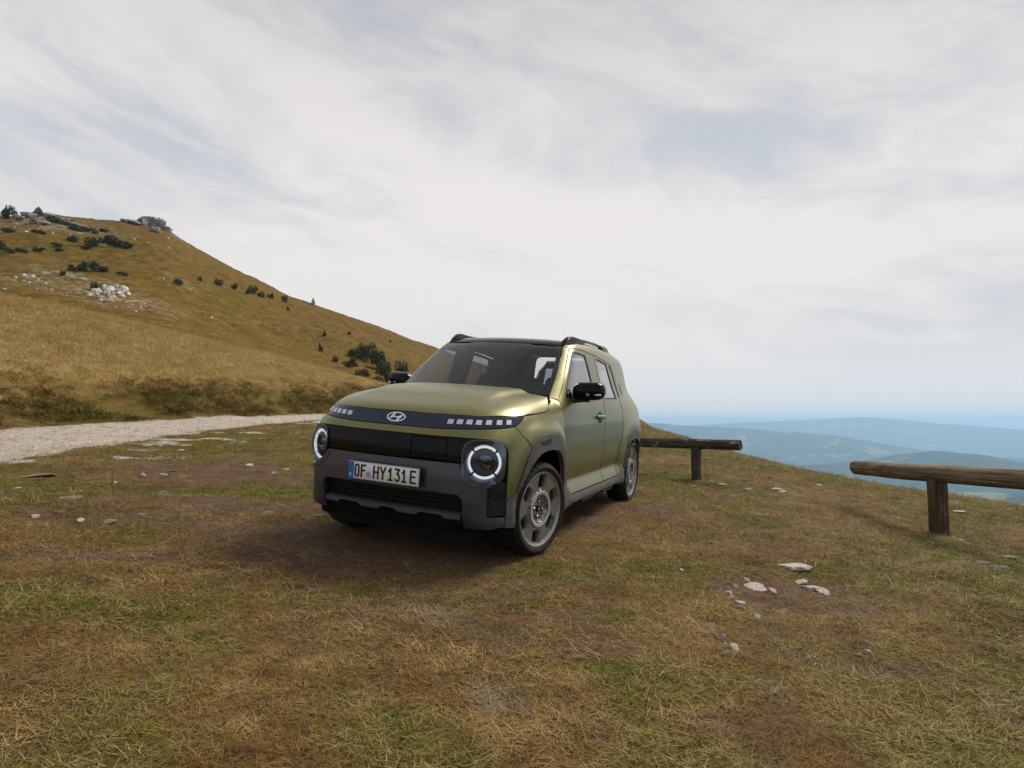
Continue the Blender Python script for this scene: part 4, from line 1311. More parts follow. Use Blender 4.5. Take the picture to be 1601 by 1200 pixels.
def solid_sheet(name, P, Nn, tri, loops, depth, material, parent, back=None, mirror=False):
    """front faces with exact normals, a rim going inwards, and a back if asked for"""
    n_ = len(P)
    V = [P]; F = [tuple(t_) for t_ in tri]
    fnr = np.cross(P[tri[:, 1]] - P[tri[:, 0]], P[tri[:, 2]] - P[tri[:, 0]])
    flip = np.sum(fnr * Nn[tri].mean(1), 1) < 0
    F = [(a, c_, b) if fl else (a, b, c_) for (a, b, c_), fl in zip(F, flip)]
    nfront = len(F)
    edges = {}
    for a, b, c_ in F:
        for e in ((a, b), (b, c_), (c_, a)):
            edges[e] = 1
    bd = [e for e in edges if (e[1], e[0]) not in edges]
    dup = {}
    extra = []
    k = n_
    for a, b in bd:
        for q in (a, b):
            if q not in dup:
                dup[q] = (k, k + 1); extra += [P[q], P[q] - Nn[q] * depth]; k += 2
    for a, b in bd:
        F.append((dup[b][0], dup[a][0], dup[a][1], dup[b][1]))
    nrim = len(F)
    VV = np.vstack([P] + ([np.array(extra)] if extra else []))
    if back is not None:
        o = len(VV)
        VV = np.vstack([VV, P - Nn * depth])
        F += [(o + c_, o + b, o + a) for a, b, c_ in F[:nfront]]
    if mirror:
        VV = VV * np.array([1, -1, 1]); F = [f[::-1] for f in F]
        Nn = Nn * np.array([1, -1, 1])
    me = bpy.data.meshes.new(name)
    me.from_pydata([tuple(map(float, p)) for p in VV], [], F)
    me.update()
    me.shade_smooth()
    ln = []
    for pi, pl in enumerate(me.polygons):
        if pi < nfront:
            ln += [tuple(map(float, Nn[v_])) for v_ in pl.vertices]
        else:
            ln += [tuple(pl.normal)] * len(pl.vertices)
    me.normals_split_custom_set(ln)
    mats = [material] + ([back] if back is not None and back is not material else [])
    o = link(name, me, parent, mats)
    if len(mats) > 1:
        for pl in me.polygons[nrim:]:
            pl.material_index = 1
    return o

def panel(name, kind, outline, material, parent=car, off=0.0, gap=.0022, depth=.018, h=.03, holes=(), back=None, mirror=False, shape=None, rnd=0.0):
    p = resample(outline, h * .55)
    p = inset(p, gap)
    hs = [inset(resample(q, h * .55), -gap) for q in holes]
    v2, tri, L = flat_tri(p, hs, h)
    P = on_body(kind, v2)
    Nn = grad(P)
    o_ = off if shape is None else off + shape(v2, P)
    o_ = np.broadcast_to(np.asarray(o_, float), (len(P),))
    if rnd:
        bl = np.concatenate([p] + hs)
        dm = np.full(len(v2), 9.)
        for i in range(0, len(bl), 300):
            dm = np.minimum(dm, np.linalg.norm(v2[:, None] - bl[None, i:i + 300], axis=2).min(1))
        o_ = o_ - rnd * (1 - np.minimum(dm / (rnd * 2.5), 1)) ** 2
    P = P + Nn * o_[:, None]
    if mirror == 'both':
        a = solid_sheet(name, P, Nn, tri, L, depth, material, parent, back)
        b = solid_sheet(name, P, Nn, tri, L, depth, material, parent, back, True)
        return a, b
    return solid_sheet(name, P, Nn, tri, L, depth, material, parent, back, bool(mirror))
def mir(half):
    """half outline from the centre line outwards (y >= 0) -> closed symmetric outline"""
    return list(half) + [(-a, b) for a, b in half[::-1]]

# ---- measured lines
BT = [(.580, 0, .920), (.574, .24, .920), (.543, .419, .923), (.480, .562, .925), (.351, .675, .929), (.248, .714, .932)]
BB = [(.628, 0, .834), (.626, .111, .834), (.618, .289, .834), (.593, .452, .842), (.532, .593, .851), (.442, .678, .859), (.370, .710, .869)]
BTIP = [(.370, .710, .869), (.327, .718, .885), (.286, .7175, .905), (.248, .714, .932)]
GT = [(.650, 0, .791), (.648, .129, .791), (.639, .305, .791), (.620, .470, .793), (.574, .617, .792), (.538, .663, .789), (.507, .692, .774), (.470, .711, .743), (.454, .717, .712), (.449, .717, .665), (.451, .719, .588), (.455, .719, .53), (.452, .719, .429)]
SHUT = [(.367, .711, .867), (.338, .736, .834), (.307, .761, .796), (.282, .779, .767), (.25, .787, .729)]
CLO = [(.25, .729), (.214, .758), (.167, .777), (.099, .792), (.003, .799), (-.089, .799), (-.186, .792), (-.258, .771), (-.316, .724), (-.356, .675), (-.405, .59), (-.455, .50), (-.555, .40), (-.60, .335)]
CLF = [(.452, .719, .429), (.42, .739, .443), (.38, .754, .467), (.357, .765, .536), (.327, .773, .605), (.294, .781, .675), (.25, .787, .729)]
bt = open_curve(fr(BT)); bb = open_curve(fr(BB)); tip = open_curve(fr(BTIP))
gt = open_curve(fr(GT), 4)

# ---- light bar across the nose
bar = panel('light_bar', 'front', mir(bb[:-1] + tip[:-1] + bt[::-1]), M['bar_blue'], off=-.002, h=.024)
for sgn in (1, -1):
    for (x, y, z) in ((.583, .376, .880), (.570, .433, .882), (.552, .488, .884), (.529, .541, .885), (.496, .592, .888), (.451, .641, .890), (.396, .680, .893)):
        f0 = phi(x, y)
        w_ = .0182 / (1.0 + .1 * y)
        q = [(sgn * (f0 - w_ - .004), z - .0135), (sgn * (f0 + w_ - .004), z - .0135), (sgn * (f0 + w_ + .004), z + .0135), (sgn * (f0 - w_ + .004), z + .0135)]
        panel('pixel_light', 'front', q, M['pixel'], bar, off=.0012, gap=0, depth=.004, h=.012)
# emblem: oval ring with a slanted H
def ell(a, b, n_=44, cz=.8795):
    return [(a * math.cos(6.2832 * k / n_), cz + b * math.sin(6.2832 * k / n_)) for k in range(n_)]
emb = panel('emblem', 'front', ell(.0715, .0295), M['emblem'], car, off=.0045, gap=0, depth=.006, h=.010, holes=[ell(.0630, .0232)])
def em(p):
    return [(a * .905, .8795 + b * .775) for a, b in p]
Hs = [em([(-.056, -.0185), (-.048, -.0215), (-.034, -.0055), (.018, -.0035), (.004, -.0335), (.018, -.0335), (.036, -.012), (.058, .0185), (.048, .0225), (.024, .0055), (-.022, .0045), (-.008, .0335), (-.024, .0335), (-.040, .012)])]
for q in Hs:
    panel('emblem_letter', 'front', q, M['emblem'], emb, off=.0045, gap=0, depth=.006, h=.008)

# ---- green bumper cover under the bar, wrapping to the wheel arch
bump_half = bb[:-1] + open_curve(fr(SHUT)) + open_curve(fr(CLF))[::-1][1:] + gt[::-1][1:]
panel('bumper_cover', 'front', mir(bump_half), M['paint'], h=.024, depth=.02, rnd=.004)

# ---- gloss black band with the headlights
chx0, chx1 = phi(.645, .148), phi(.625, .385)
ztop = lambda: None
grl = gt[:gt.index(gt[-1]) - 5]
low = fr([(.46, .717, .545), (.53, .689, .545), (.60, .60, .60), (.645, .493, .646), (.667, .287, .644), (.674, .156, .643), (.677, 0, .643)])
hole = [(chx0, .640), (chx1, .640), (chx1, .7845), (chx0, .7855)]
grille = panel('grille_panel', 'front', mir(gt[:-8] + low[::1])[::1], M['gloss_black'], off=-.006, h=.026, holes=[[(chx0, .650), (chx1, .650), (chx1, .780), (chx0, .780)]] + [[(s_ * (phi(.562, .606) + .106 * math.copysign(abs(math.cos(a)) ** .6, math.cos(a))), .657 + .106 * math.copysign(abs(math.sin(a)) ** .6, math.sin(a))) for a in np.linspace(0, 6.2832, 41)[:-1]] for s_ in (1, -1)])
panel('charge_cover', 'front', [(chx0, .650), (chx1, .650), (chx1, .780), (chx0, .780)], M['gloss_black'], off=-.0045, gap=.003, h=.02, rnd=.003)

# ---- grey lower bumper
top_f = fr([(.677, 0, .640), (.674, .156, .640), (.667, .287, .640), (.647, .486, .640), (.645, .515, .60), (.63, .585, .55), (.60, .642, .53)])
side_f = fr([(.586, .652, .520), (.578, .655, .42), (.576, .656, .333), (.52, .70, .328), (.456, .729, .325), (.46, .727, .29), (.467, .725, .262)])
bot_f = fr([(.54, .65, .247), (.600, .52, .247)])
open_f = fr([(.618, .513, .285), (.630, .513, .33), (.643, .514, .396), (.648, .509, .432), (.655, .488, .452), (.668, .346, .456), (.679, .173, .456), (.682, 0, .456)])
lip = [(chx0 + .006, .628), (chx1 - .006, .628), (chx1 - .002, .640), (chx0 + .002, .640)]
panel('front_bumper', 'front', mir(top_f + side_f + bot_f + open_f), M['fascia'], h=.024, depth=.03, rnd=.006)
panel('charge_cover_lip', 'front', [(chx0, .6165), (chx1, .6165), (chx1, .6385), (chx0, .6385)], M['fascia'], off=.0022, gap=.001, h=.02, depth=.004, rnd=.002)
# crescent lip under each headlight
ang = lambda a, ry, rz, cy=.607, cz=.655: (phi(.56, cy) + ry * math.cos(a), cz + rz * math.sin(a))
lipo = [ang(R(a), .158, .150) for a in range(188, 292, 8)] + [ang(R(a), .138, .128) for a in range(288, 184, -8)]
panel('headlight_lip', 'front', lipo, M['fascia'], off=.010, gap=0, h=.02, depth=.016, mirror='both', rnd=.006)

# ---- intake grille, skid trim, air dam
intake = panel('intake_grille', 'front', mir(fr([(.66, 0, .462), (.65, .35, .462), (.635, .50, .455), (.62, .52, .43), (.61, .52, .31), (.63, .3, .312), (.635, 0, .312)])), M['plastic'], off=-.055, h=.05, gap=0)
for k in range(4):
    z_ = .345 + .028 * k
    for j in range(1):
        panel('slat', 'front', mir(fr([(.66, 0, z_ - .005), (.62, .505, z_ - .005), (.62, .505, z_ + .005), (.66, 0, z_ + .005)])), M['dark'], intake, off=-.040, gap=0, h=.05, depth=.016)
st_half = [(0, .312), (.06, .312)]
pads = []
for y0, y1 in ((.070, .205), (.395, .510)):
    pads += [(y0 - .022, .318), (y0, .296), (y1, .296), (y1 + (.022 if y1 < .4 else 0), .318)]
sk = [(phi(.64, a), b) for a, b in [(0, .318)] + pads + [(.512, .332), (.3, .334), (0, .334)]]
panel('skid_trim', 'front', mir(sk), mat('skid_grey', (.16, .165, .20), .35, .6, .5, fn=dusty((.16, .165, .20), (.12, .11, .10), .3)), off=-.004, h=.03, depth=.05, rnd=.003)
panel('air_dam', 'front', mir(fr([(.64, 0, .325), (.63, .3, .325), (.61, .52, .325), (.52, .66, .262), (.46, .70, .255), (.47, .62, .205), (.55, .46, .140), (.58, 0, .138)])), M['dark'], off=-.045, h=.04, gap=0, depth=.02)  # lower edge dropped and near-black, to deepen the shade under the bumper

# ---- side vents with fins
for mm in (False, True):
    vent = panel('side_vent', 'front', fr([(.594, .648, .536), (.586, .654, .43), (.578, .657, .334), (.52, .70, .334), (.458, .731, .334), (.455, .722, .42), (.455, .719, .53), (.50, .70, .540)]), M['plastic'], off=-.016, gap=0, h=.03, mirror=mm)
    for k in range(8):
        z_ = .345 + .0215 * k
        q = fr([(.573, .664, z_), (.52, .695, z_), (.470, .720, z_), (.470, .720, z_ + .0065), (.52, .695, z_ + .0065), (.573, .664, z_ + .0065)])
        panel('fin', 'front', q, M['plastic'], vent, off=.000, gap=0, h=.04, depth=.016, mirror=mm)

# ---- headlights
HLA = R(22)
def headlight(sgn):
    ax = Vector((math.cos(HLA), math.sin(HLA), 0)); ty = Vector((-math.sin(HLA), math.cos(HLA), 0)); tz = Vector((0, 0, 1))
    c_ = Vector((.562, .610, .653)) + ax * .012
    fl = lambda p: Vector((p[0], sgn * p[1], p[2]))
    def at2(r_, a, d):
        return fl(c_ + ty * (r_ * math.cos(a)) + tz * (r_ * math.sin(a)) + ax * d)
    N_ = 72
    # squircle rim on the body skin
    out2 = []
    for k in range(N_):
        a = 2 * math.pi * k / N_
        e = 2 / 3.6
        yy = .118 * math.copysign(abs(math.cos(a)) ** e, math.cos(a)); zz_ = .130 * math.copysign(abs(math.sin(a)) ** e, math.sin(a))
        out2.append((phi(.562, .606) + yy * 1.02, .655 + zz_))
    Po = on_body('front', out2); No = grad(Po)
    V, F = [], []
    rings = []
    rim0 = [fl(Vector(Po[k] - No[k] * .012)) for k in range(N_)]
    rim1 = [fl(Vector(Po[k] + No[k] * .006)) for k in range(N_)]
    an = [math.atan2(out2[k][1] - .653, (out2[k][0] - phi(.562, .610)) * .92) for k in range(N_)]
    in0 = [at2(.1085, an[k], .004) for k in range(N_)]
    mid = []
    for k in range(N_):
        q = rim1[k].lerp(in0[k], .10) + fl(ax) * .004
        mid.append(q)
    in1 = [at2(.1055, an[k], -.012) for k in range(N_)]
    in2 = [at2(.1050, an[k], -.05) for k in range(N_)]
    for rg in (rim0, rim1, mid, in0, in1, in2):
        rings.append(len(V)); V += rg
    for i in range(len(rings) - 1):
        for k in range(N_):
            f = (rings[i] + k, rings[i] + (k + 1) % N_, rings[i + 1] + (k + 1) % N_, rings[i + 1] + k)
            F.append(f if sgn > 0 else f[::-1])
    hl = link('headlight', mesh('headlight', V, F, True, 40), car, M['fascia'])
    # lamp bowl
    def lathe(name, prof, material, seg=48, a0=0, a1=2 * math.pi, parent=hl):
        V, F = [], []
        full = abs(a1 - a0) > 6.28
        n_ = seg if full else seg + 1
        for k in range(n_):
            a = a0 + (a1 - a0) * k / seg
            V += [at2(r_, a, d) for r_, d in prof]
        m_ = len(prof)
        for k in range(seg):
            k2 = (k + 1) % n_
            for i in range(m_ - 1):
                f = (k * m_ + i, k2 * m_ + i, k2 * m_ + i + 1, k * m_ + i + 1)
                F.append(f)
        VA_ = np.array([tuple(q) for q in V]); tot = 0
        for f in F:
            tot += float(np.cross(VA_[f[1]] - VA_[f[0]], VA_[f[3]] - VA_[f[0]]) @ np.array(fl(ax))) + float(np.cross(VA_[f[2]] - VA_[f[1]], VA_[f[3]] - VA_[f[1]]) @ np.array(fl(ax)))
        if tot < 0:
            F = [f[::-1] for f in F]
        return link(name, mesh(name, V, F, True, 40), parent, material)
    lathe('bowl', [(.105, -.014), (.100, -.020), (.083, -.024), (.079, -.055), (.04, -.066), (.0, -.068)], M['lens_dark'])
    for k in range(4):
        a0 = R(45 + 90 * k + 4); a1 = R(135 + 90 * k - 4)
        lathe('light_segment', [(.0855, -.018), (.086, -.006), (.0900, -.0035), (.0965, -.004), (.1010, -.008), (.1015, -.018)], M['drl'], 22, a0, a1)
    # upper and lower projector housings
    for zc, r_, mname in ((.022, .030, 'reflector'), (-.026, .024, 'reflector')):
        V, F = [], []
        prof = [(r_ * 1.15, -.058), (r_ * 1.12, -.036), (r_, -.030), (r_ * .9, -.034), (r_ * .55, -.024), (0, -.018)]
        for k in range(28):
            a = 2 * math.pi * k / 28
            V += [fl(c_ + ty * (q * 1.35 * math.cos(a) + (.004 if zc > 0 else .01)) + tz * (zc + q * .75 * math.sin(a)) + ax * d) for q, d in prof]
        for k in range(28):
            for i in range(5):
                f = (k * 6 + i, ((k + 1) % 28) * 6 + i, ((k + 1) % 28) * 6 + i + 1, k * 6 + i + 1)
                F.append(f if sgn < 0 else f[::-1])
        link('projector', mesh('projector', V, F, True, 40), hl, M['lens_dark' if zc < 0 else 'reflector'])
    V = []; mb_ = MB()
    for k in range(3):
        q = c_ + tz * (-.020 - .009 * k) + ax * -.03 + ty * .012
        mb_.box(fl(q), (.004, .05 - .006 * k, .003))
    mb_.build('reflector_rib', M['chrome'], hl)
    lathe('lens', [(.104, -.010), (.093, .002), (.065, .008), (.03, .011), (.0, .012)], M['lamp_glass'])
headlight(1); headlight(-1)

# ---- number plate
PX = .716; PZ = .536
pb = rbox('number_plate', (PX - .006, 0, PZ), (.012, .534, .124), .004, M['plastic'], car, seg=2)
rbox('plate_face', (PX + .0012, 0, PZ), (.003, .520, .110), .0012, M['plate'], pb, seg=1)
mb = MB(); mb.box((PX + .0031, -.2375, PZ), (.001, .043, .106)); mb.build('blue_band', M['plate_blue'], pb, smooth=False)
mb = MB()
for s_ in (-1, 1):
    mb.box((PX + .0031, 0, PZ + s_ * .0520), (.0009, .516, .0016)); mb.box((PX + .0031, s_ * .2575, PZ), (.0009, .0016, .1024))
mb.build('plate_border', M['ink'], pb, smooth=False)
GL = {'O': [[(.0, .18), (.0, .82), (.12, .97), (.30, 1), (.5, 1), (.7, 1), (.88, .97), (1, .82), (1, .18), (.88, .03), (.7, 0), (.3, 0), (.12, .03), (0, .18)]],
      'F': [[(0, 0), (0, 1), (1, 1)], [(0, .53), (.82, .53)]],
      'H': [[(0, 0), (0, 1)], [(1, 0), (1, 1)], [(0, .52), (1, .52)]],
      'Y': [[(0, 1), (.5, .46), (1, 1)], [(.5, .46), (.5, 0)]],
      '1': [[(.08, .76), (.56, 1), (.56, 0)], [(.08, 0), (1.0, 0)]],
      '3': [[(.02, 1), (.96, 1), (.42, .60), (.72, .58), (.94, .46), (1, .3), (.94, .10), (.74, 0), (.3, 0), (.06, .10)]],
      'E': [[(1, 0), (0, 0), (0, 1), (1, 1)], [(0, .52), (.85, .52)]],
      'D': [[(0, 0), (0, 1), (.55, 1), (.9, .8), (1, .5), (.9, .2), (.55, 0), (0, 0)]]}
def glyph(ch, y0, w_, z0, h_, th, material, xo):
    mb_ = MB(); k = 0
    for line in GL[ch]:
        pts = [(y0 + th / 2 + a * (w_ - th), z0 + th / 2 + b * (h_ - th)) for a, b in line]
        for i in range(len(pts) - 1):
            a, b = np.array(pts[i]), np.array(pts[i + 1])
            d = (b - a) / (np.linalg.norm(b - a) + 1e-9); n_ = np.array([-d[1], d[0]]) * th / 2
            e0 = d * th * (.5 if i == 0 else .0); e1 = d * th * (.5 if i == len(pts) - 2 else .0)
            q = [a - e0 - n_, b + e1 - n_, b + e1 + n_, a - e0 + n_]
            x = xo + k * 3e-5; k += 1
            mb_.add([(x, p[0], p[1]) for p in q] + [(x - .0018, p[0], p[1]) for p in q], [(0, 1, 2, 3), (4, 5, 1, 0), (5, 6, 2, 1), (6, 7, 3, 2), (7, 4, 0, 3)])
        for p in pts[1:-1] + ([pts[0]] if pts[0] == pts[-1] else []):
            x = xo + k * 3e-5; k += 1
            c_ = [(x, p[0] + th / 2 * math.cos(t_ * .5236), p[1] + th / 2 * math.sin(t_ * .5236)) for t_ in range(12)]
            mb_.add(c_, [tuple(range(12))])
    return mb_.build('plate_letter', material, pb, smooth=False)
for ch, a, b in (('O', 50, 88), ('F', 97, 136), ('H', 190, 233), ('Y', 239, 286), ('1', 298, 336), ('3', 347, 388), ('1', 396, 434), ('E', 457, 501)):
    glyph(ch, -.26 + a / 1000, (b - a) / 1000, PZ - .0405, .081, .0118, M['ink'], PX + .0045)
glyph('D', -.246, .015, PZ - .037, .017, .0032, M['plate'], PX + .0048)
mb = MB()
mb.add([(PX + .0042, -.26 + .157 + .021 * math.cos(k * .2618), PZ - .020 + .021 * math.sin(k * .2618)) for k in range(24)], [tuple(range(24))])
seal = mb.build('registration_seal', M['seal'], pb, smooth=False)
mb = MB()
q = [(-.008, .009), (-.008, -.003), (-.003, -.010), (.002, -.003), (.010, 0), (.002, .002), (.004, .009)]
mb.add([(PX + .0046, -.26 + .157 + a, PZ - .020 + b) for a, b in q], [tuple(range(len(q)))])
mb.build('seal_crest', mat('seal_ink', (.10, .11, .30), .5, fn=dusty((.10, .11, .30), (.16, .17, .36), .4, 80)), pb, smooth=False)

# ---- hood
hs = [(p[0], p[1]) for p in BT]
hside = [(.247, .714), (.155, .724), (.064, .732), (-.03, .734), (-.11, .733), (-.152, .729), (-.195, .712), (-.26, .684), (-.33, .654), (-.39, .626)]
hrear = [(-.270 - .30 * y * y, y) for y in (.56, .5, .44, .38, .30, .2, .1, 0)]
half = open_curve(hs) + hside[1:] + hrear
outl = [(a, b) for a, b in half] + [(a, -b) for a, b in half[::-1][1:-1]]
panel('hood', 'top', outl, M['paint'], h=.030, depth=.02, rnd=.004)
cw = [(-.262 - .30 * y * y, y) for y in (0, .15, .3, .45, .60)] + [(-.40, .64)] + [(-.320 - .32 * y * y, y) for y in (.60, .45, .3, .15, 0)]
mb = MB()
cwp = [(-.255 - .30 * y * y, y, 1.045) for y in np.linspace(-.63, .63, 30)]; cwq = [(-.36 - .31 * y * y, y, 1.075) for y in np.linspace(-.63, .63, 30)]
mb.add(cwp + cwq, [(i, i + 1, 31 + i, 30 + i) for i in range(29)])
mb.build('cowl_panel', M['dark'], car)
for y0, y1 in ((.56, .05), (-.02, -.50)):
    mb = MB()
    mb.tube([(-.300 - .30 * y * y - .02, y, 1.088 - .03 * abs(y)) for y in np.linspace(y0, y1, 9)], .007, 6)
    mb.build('wiper', M['plastic'], car)

# ---- front fender, doors, sides
fend = [(p[0], p[2]) for p in BT[-1:]] + [(a, b) for a, b in ((.285, .905), (.325, .885), (.367, .869))]
fend = [(.247, .932), (.285, .905), (.325, .885), (.367, .868)] + [(p[0], p[2]) for p in SHUT[1:]] + open_curve(CLO, 3)[1:] + \
       open_curve([(-.603, .335), (-.585, .42), (-.52, .56), (-.475, .70), (-.455, .82), (-.448, .92), (-.445, 1.034)], 3)[:] + \
       [(-.39, 1.05), (-.33, 1.026), (-.216, 1.003), (-.18, .985), (-.150, .966), (-.11, .956), (-.03, .950), (.064, .945), (.155, .939)]
panel('fender', 'side', fend, M['paint'], h=.022, depth=.02, mirror='both', rnd=.003)
FD_front = open_curve([(-.603, .335), (-.585, .42), (-.52, .56), (-.475, .70), (-.455, .82), (-.448, .92), (-.445, 1.034)], 3)
APIL = [(-.448, 1.045), (-.55, 1.128), (-.667, 1.238), (-.80, 1.345), (-.925, 1.440), (-.965, 1.458)]
SPL = -1.50
TOPL = [(-1.15, 1.456), (-1.30, 1.449), (SPL, 1.438)]
FDOOR = FD_front + APIL + TOPL + [(SPL, 1.05), (SPL - .005, .8), (SPL, .5), (SPL + .005, .335)]
FWIN = [(-.545, 1.063), (-.60, 1.128), (-.70, 1.228), (-.83, 1.335), (-.93, 1.414), (-.975, 1.427), (-1.10, 1.424), (-1.215, 1.418), (-1.24, 1.405), (-1.262, 1.2), (-1.272, 1.063), (-1.25, 1.055), (-.9, 1.056), (-.56, 1.056)]
RDR = [(-2.025, 1.385), (-2.08, 1.30), (-2.15, 1.07), (-2.172, .92), (-2.16, .80), (-2.11, .68), (-2.05, .55), (-2.01, .43), (-1.995, .335)]
RDOOR = [(SPL, .335), (SPL - .005, .5), (SPL - .010, .8), (SPL - .005, 1.05), (SPL - .005, 1.438), (-1.7, 1.425), (-1.88, 1.405), (-1.99, 1.392)] + RDR
RWIN = [(-1.46 - .10, 1.060), (-1.555, 1.40), (-1.575, 1.411), (-1.75, 1.399), (-1.90, 1.383), (-1.925, 1.372), (-1.975, 1.2), (-2.02, 1.07), (-2.005, 1.058), (-1.575, 1.054)]
def door(name, outl, win, hx, mm):
    d = panel(name, 'side', outl, M['paint'], h=.024, depth=.022, holes=[win], back=M['dark'], mirror=mm, rnd=.003, gap=.003)
    sg = -1 if mm else 1
    panel('window_seal', 'side', inset(np.array(win), -.004), M['plastic'], d, off=-.006, gap=0, depth=.02, h=.03, holes=[[tuple(q) for q in inset(np.array(win), .011)]], mirror=mm)
    panel('window_glass', 'side', inset(np.array(win), .006), M['side_glass'], d, off=-.010, gap=0, depth=.004, h=.06, mirror=mm)
    if hx is not None:
        y_ = .760
        el_ = [(hx + .075 * math.cos(a), .896 + .050 * math.sin(a)) for a in np.linspace(0, 6.2832, 28)[:-1]]
        panel('handle_cup', 'side', el_, M['plastic'], d, off=.0015, gap=0, depth=.003, h=.02, mirror=mm)
        rbox('handle', (hx - .01, sg * (y_ + .032), .900), (.235, .022, .032), .010, M['chrome' if False else 'paint'], d, seg=3,
             fn=lambda p: Vector((p.x, p.y - sg * .018 * (abs(p.x) / .11) ** 2, p.z)))
    # padded trim inside
    trim = [(a, b) for a, b in ((outl[0][0] - .06, .42), (outl[0][0] - .02, 1.0), (-1.46 if win is FWIN else -2.05, 1.0), (-1.46 if win is FWIN else -2.0, .42))]
    if win is RWIN:
        trim = [(-1.54, .42), (-1.54, 1.03), (-2.08, 1.03), (-2.0, .6), (-1.96, .42)]
    panel('door_trim', 'side', trim, M['dark'], d, off=-.05, gap=0, depth=.02, h=.06, mirror=mm, back=M['trim'])
    return d
for mm in (False, True):
    door('front_door', FDOOR, FWIN, -1.335, mm)
    door('rear_door', RDOOR, RWIN, None, mm)
    # B pillar inside
    mbp = MB(); sg = -1 if mm else 1
    mbp.box((-1.42, sg * .632, 1.24), (.11, .03, .42), Matrix.Rotation(sg * .28, 3, 'X'))
    mbp.build('inner_pillar', M['trim'], car)

RCL = [(-1.998, .335), (-2.10, .36), (-2.20, .385), (-2.263, .446), (-2.294, .553), (-2.318, .642), (-2.36, .692), (-2.42, .722), (-2.50, .738), (-2.58, .742), (-2.66, .738), (-2.74, .722), (-2.80, .692), (-2.842, .642), (-2.866, .553), (-2.897, .446)]
roof_y = [(-.955, .525), (-1.2, .550), (-1.6, .560), (-2.0, .550), (-2.4, .520), (-2.75, .470), (-2.88, .43)]
rl = on_body('top', roof_y)
WSE = [(-.405, 1.060), (-.505, 1.142), (-.606, 1.222), (-.76, 1.342), (-.911, 1.454)]
bs = [(-.445, 1.036), (-.40, 1.050)] + WSE + [(float(p[0]), float(p[2])) for p in rl] + [(-2.93, 1.40), (-2.985, 1.22), (-3.02, 1.05), (-3.04, .90), (-3.05, .70), (-3.05, .60), (-2.90, .60), (-2.86, .56)] + \
     open_curve(RCL[::-1], 3)[14:] + RDR[::-1] + [(-1.99, 1.392), (-1.88, 1.405), (-1.7, 1.425)] + TOPL[::-1] + APIL[::-1]
panel('body_side', 'side', bs, M['paint'], h=.026, depth=.03, mirror='both', back=M['dark'], gap=.0015)
qw = [(-2.20, 1.065), (-2.135, 1.28), (-2.10, 1.355), (-2.16, 1.35), (-2.30, 1.20), (-2.36, 1.065)]
panel('pillar_trim', 'side', [(-2.045, 1.375), (-2.10, 1.30), (-2.168, 1.072), (-2.205, 1.072), (-2.195, 1.17), (-2.175, 1.30), (-2.10, 1.385)], M['gloss_black'], off=.004, gap=0, depth=.008, h=.02, mirror='both')
panel('rear_handle', 'side', [(-2.36, 1.10), (-2.34, 1.19), (-2.37, 1.20), (-2.405, 1.17), (-2.415, 1.10)], M['gloss_black'], off=.004, gap=0, depth=.008, h=.02, mirror='both')

# ---- grey cladding: arches, sills
CIN = [(.405, .262), (.40, .36), (.365, .47), (.30, .56), (.235, .625), (.179, .662), (.14, .68), (.103, .693), (.017, .703), (-.074, .705), (-.201, .693), (-.267, .667), (-.319, .622), (-.349, .568), (-.388, .465), (-.402, .335), (-.405, .25)]
cfront = [(.467, .262), (.455, .36), (.452, .429), (.42, .443), (.38, .467), (.357, .536), (.327, .605), (.294, .675), (.25, .729)]
CLAD = cfront + open_curve(CLO, 3)[1:] + [(-.60, .25)] + CIN[::-1]
shp = lambda v2, P: .004 + .010 * np.exp(-((np.hypot(v2[:, 0], v2[:, 1] - .31) - .42) / .045) ** 2)
for mm in (False, True):
    cl = panel('arch_cladding', 'side', CLAD, M['clad'], h=.020, depth=.035, gap=.0012, mirror=mm, shape=shp, rnd=.004)
    panel('cladding_clip', 'side', [(.128, .769), (.105, .739), (-.025, .739), (-.045, .784), (.02, .786), (.09, .780)], M['plastic'], cl, off=.014, gap=0, depth=.010, h=.02, mirror=mm, rnd=.002)
    RCI = [(.0, .25)] and [(-2.185, .25), (-2.185, .33), (-2.235, .47), (-2.27, .545), (-2.335, .61), (-2.44, .642), (-2.58, .652), (-2.72, .642), (-2.825, .61), (-2.89, .545), (-2.925, .47), (-2.97, .33)]
    outr = open_curve(RCL, 3)
    panel('arch_cladding', 'side', [(-1.998, .25)] + outr + [(-2.915, .42)] + RCI[::-1][2:], M['clad'], h=.022, depth=.035, gap=.0012, mirror=mm,
          shape=lambda v2, P: .006 + .010 * np.exp(-((np.hypot(v2[:, 0] + 2.58, v2[:, 1] - .31) - .37) / .045) ** 2), rnd=.004)
    sill = panel('side_skirt', 'side', [(-.60, .332), (-1.3, .330), (-1.998, .332), (-1.998, .262), (-1.3, .260), (-.60, .262)], M['clad'], h=.03, depth=.05, gap=.001, mirror=mm, off=.002, rnd=.006)
    for x0 in (-1.02, -1.62):
        panel('skirt_pad', 'side', [(x0 + .17, .268), (x0 + .15, .235), (x0 - .15, .235), (x0 - .17, .268)], M['plastic'], sill, h=.03, depth=.03, gap=0, mirror=mm, off=.006, rnd=.004)

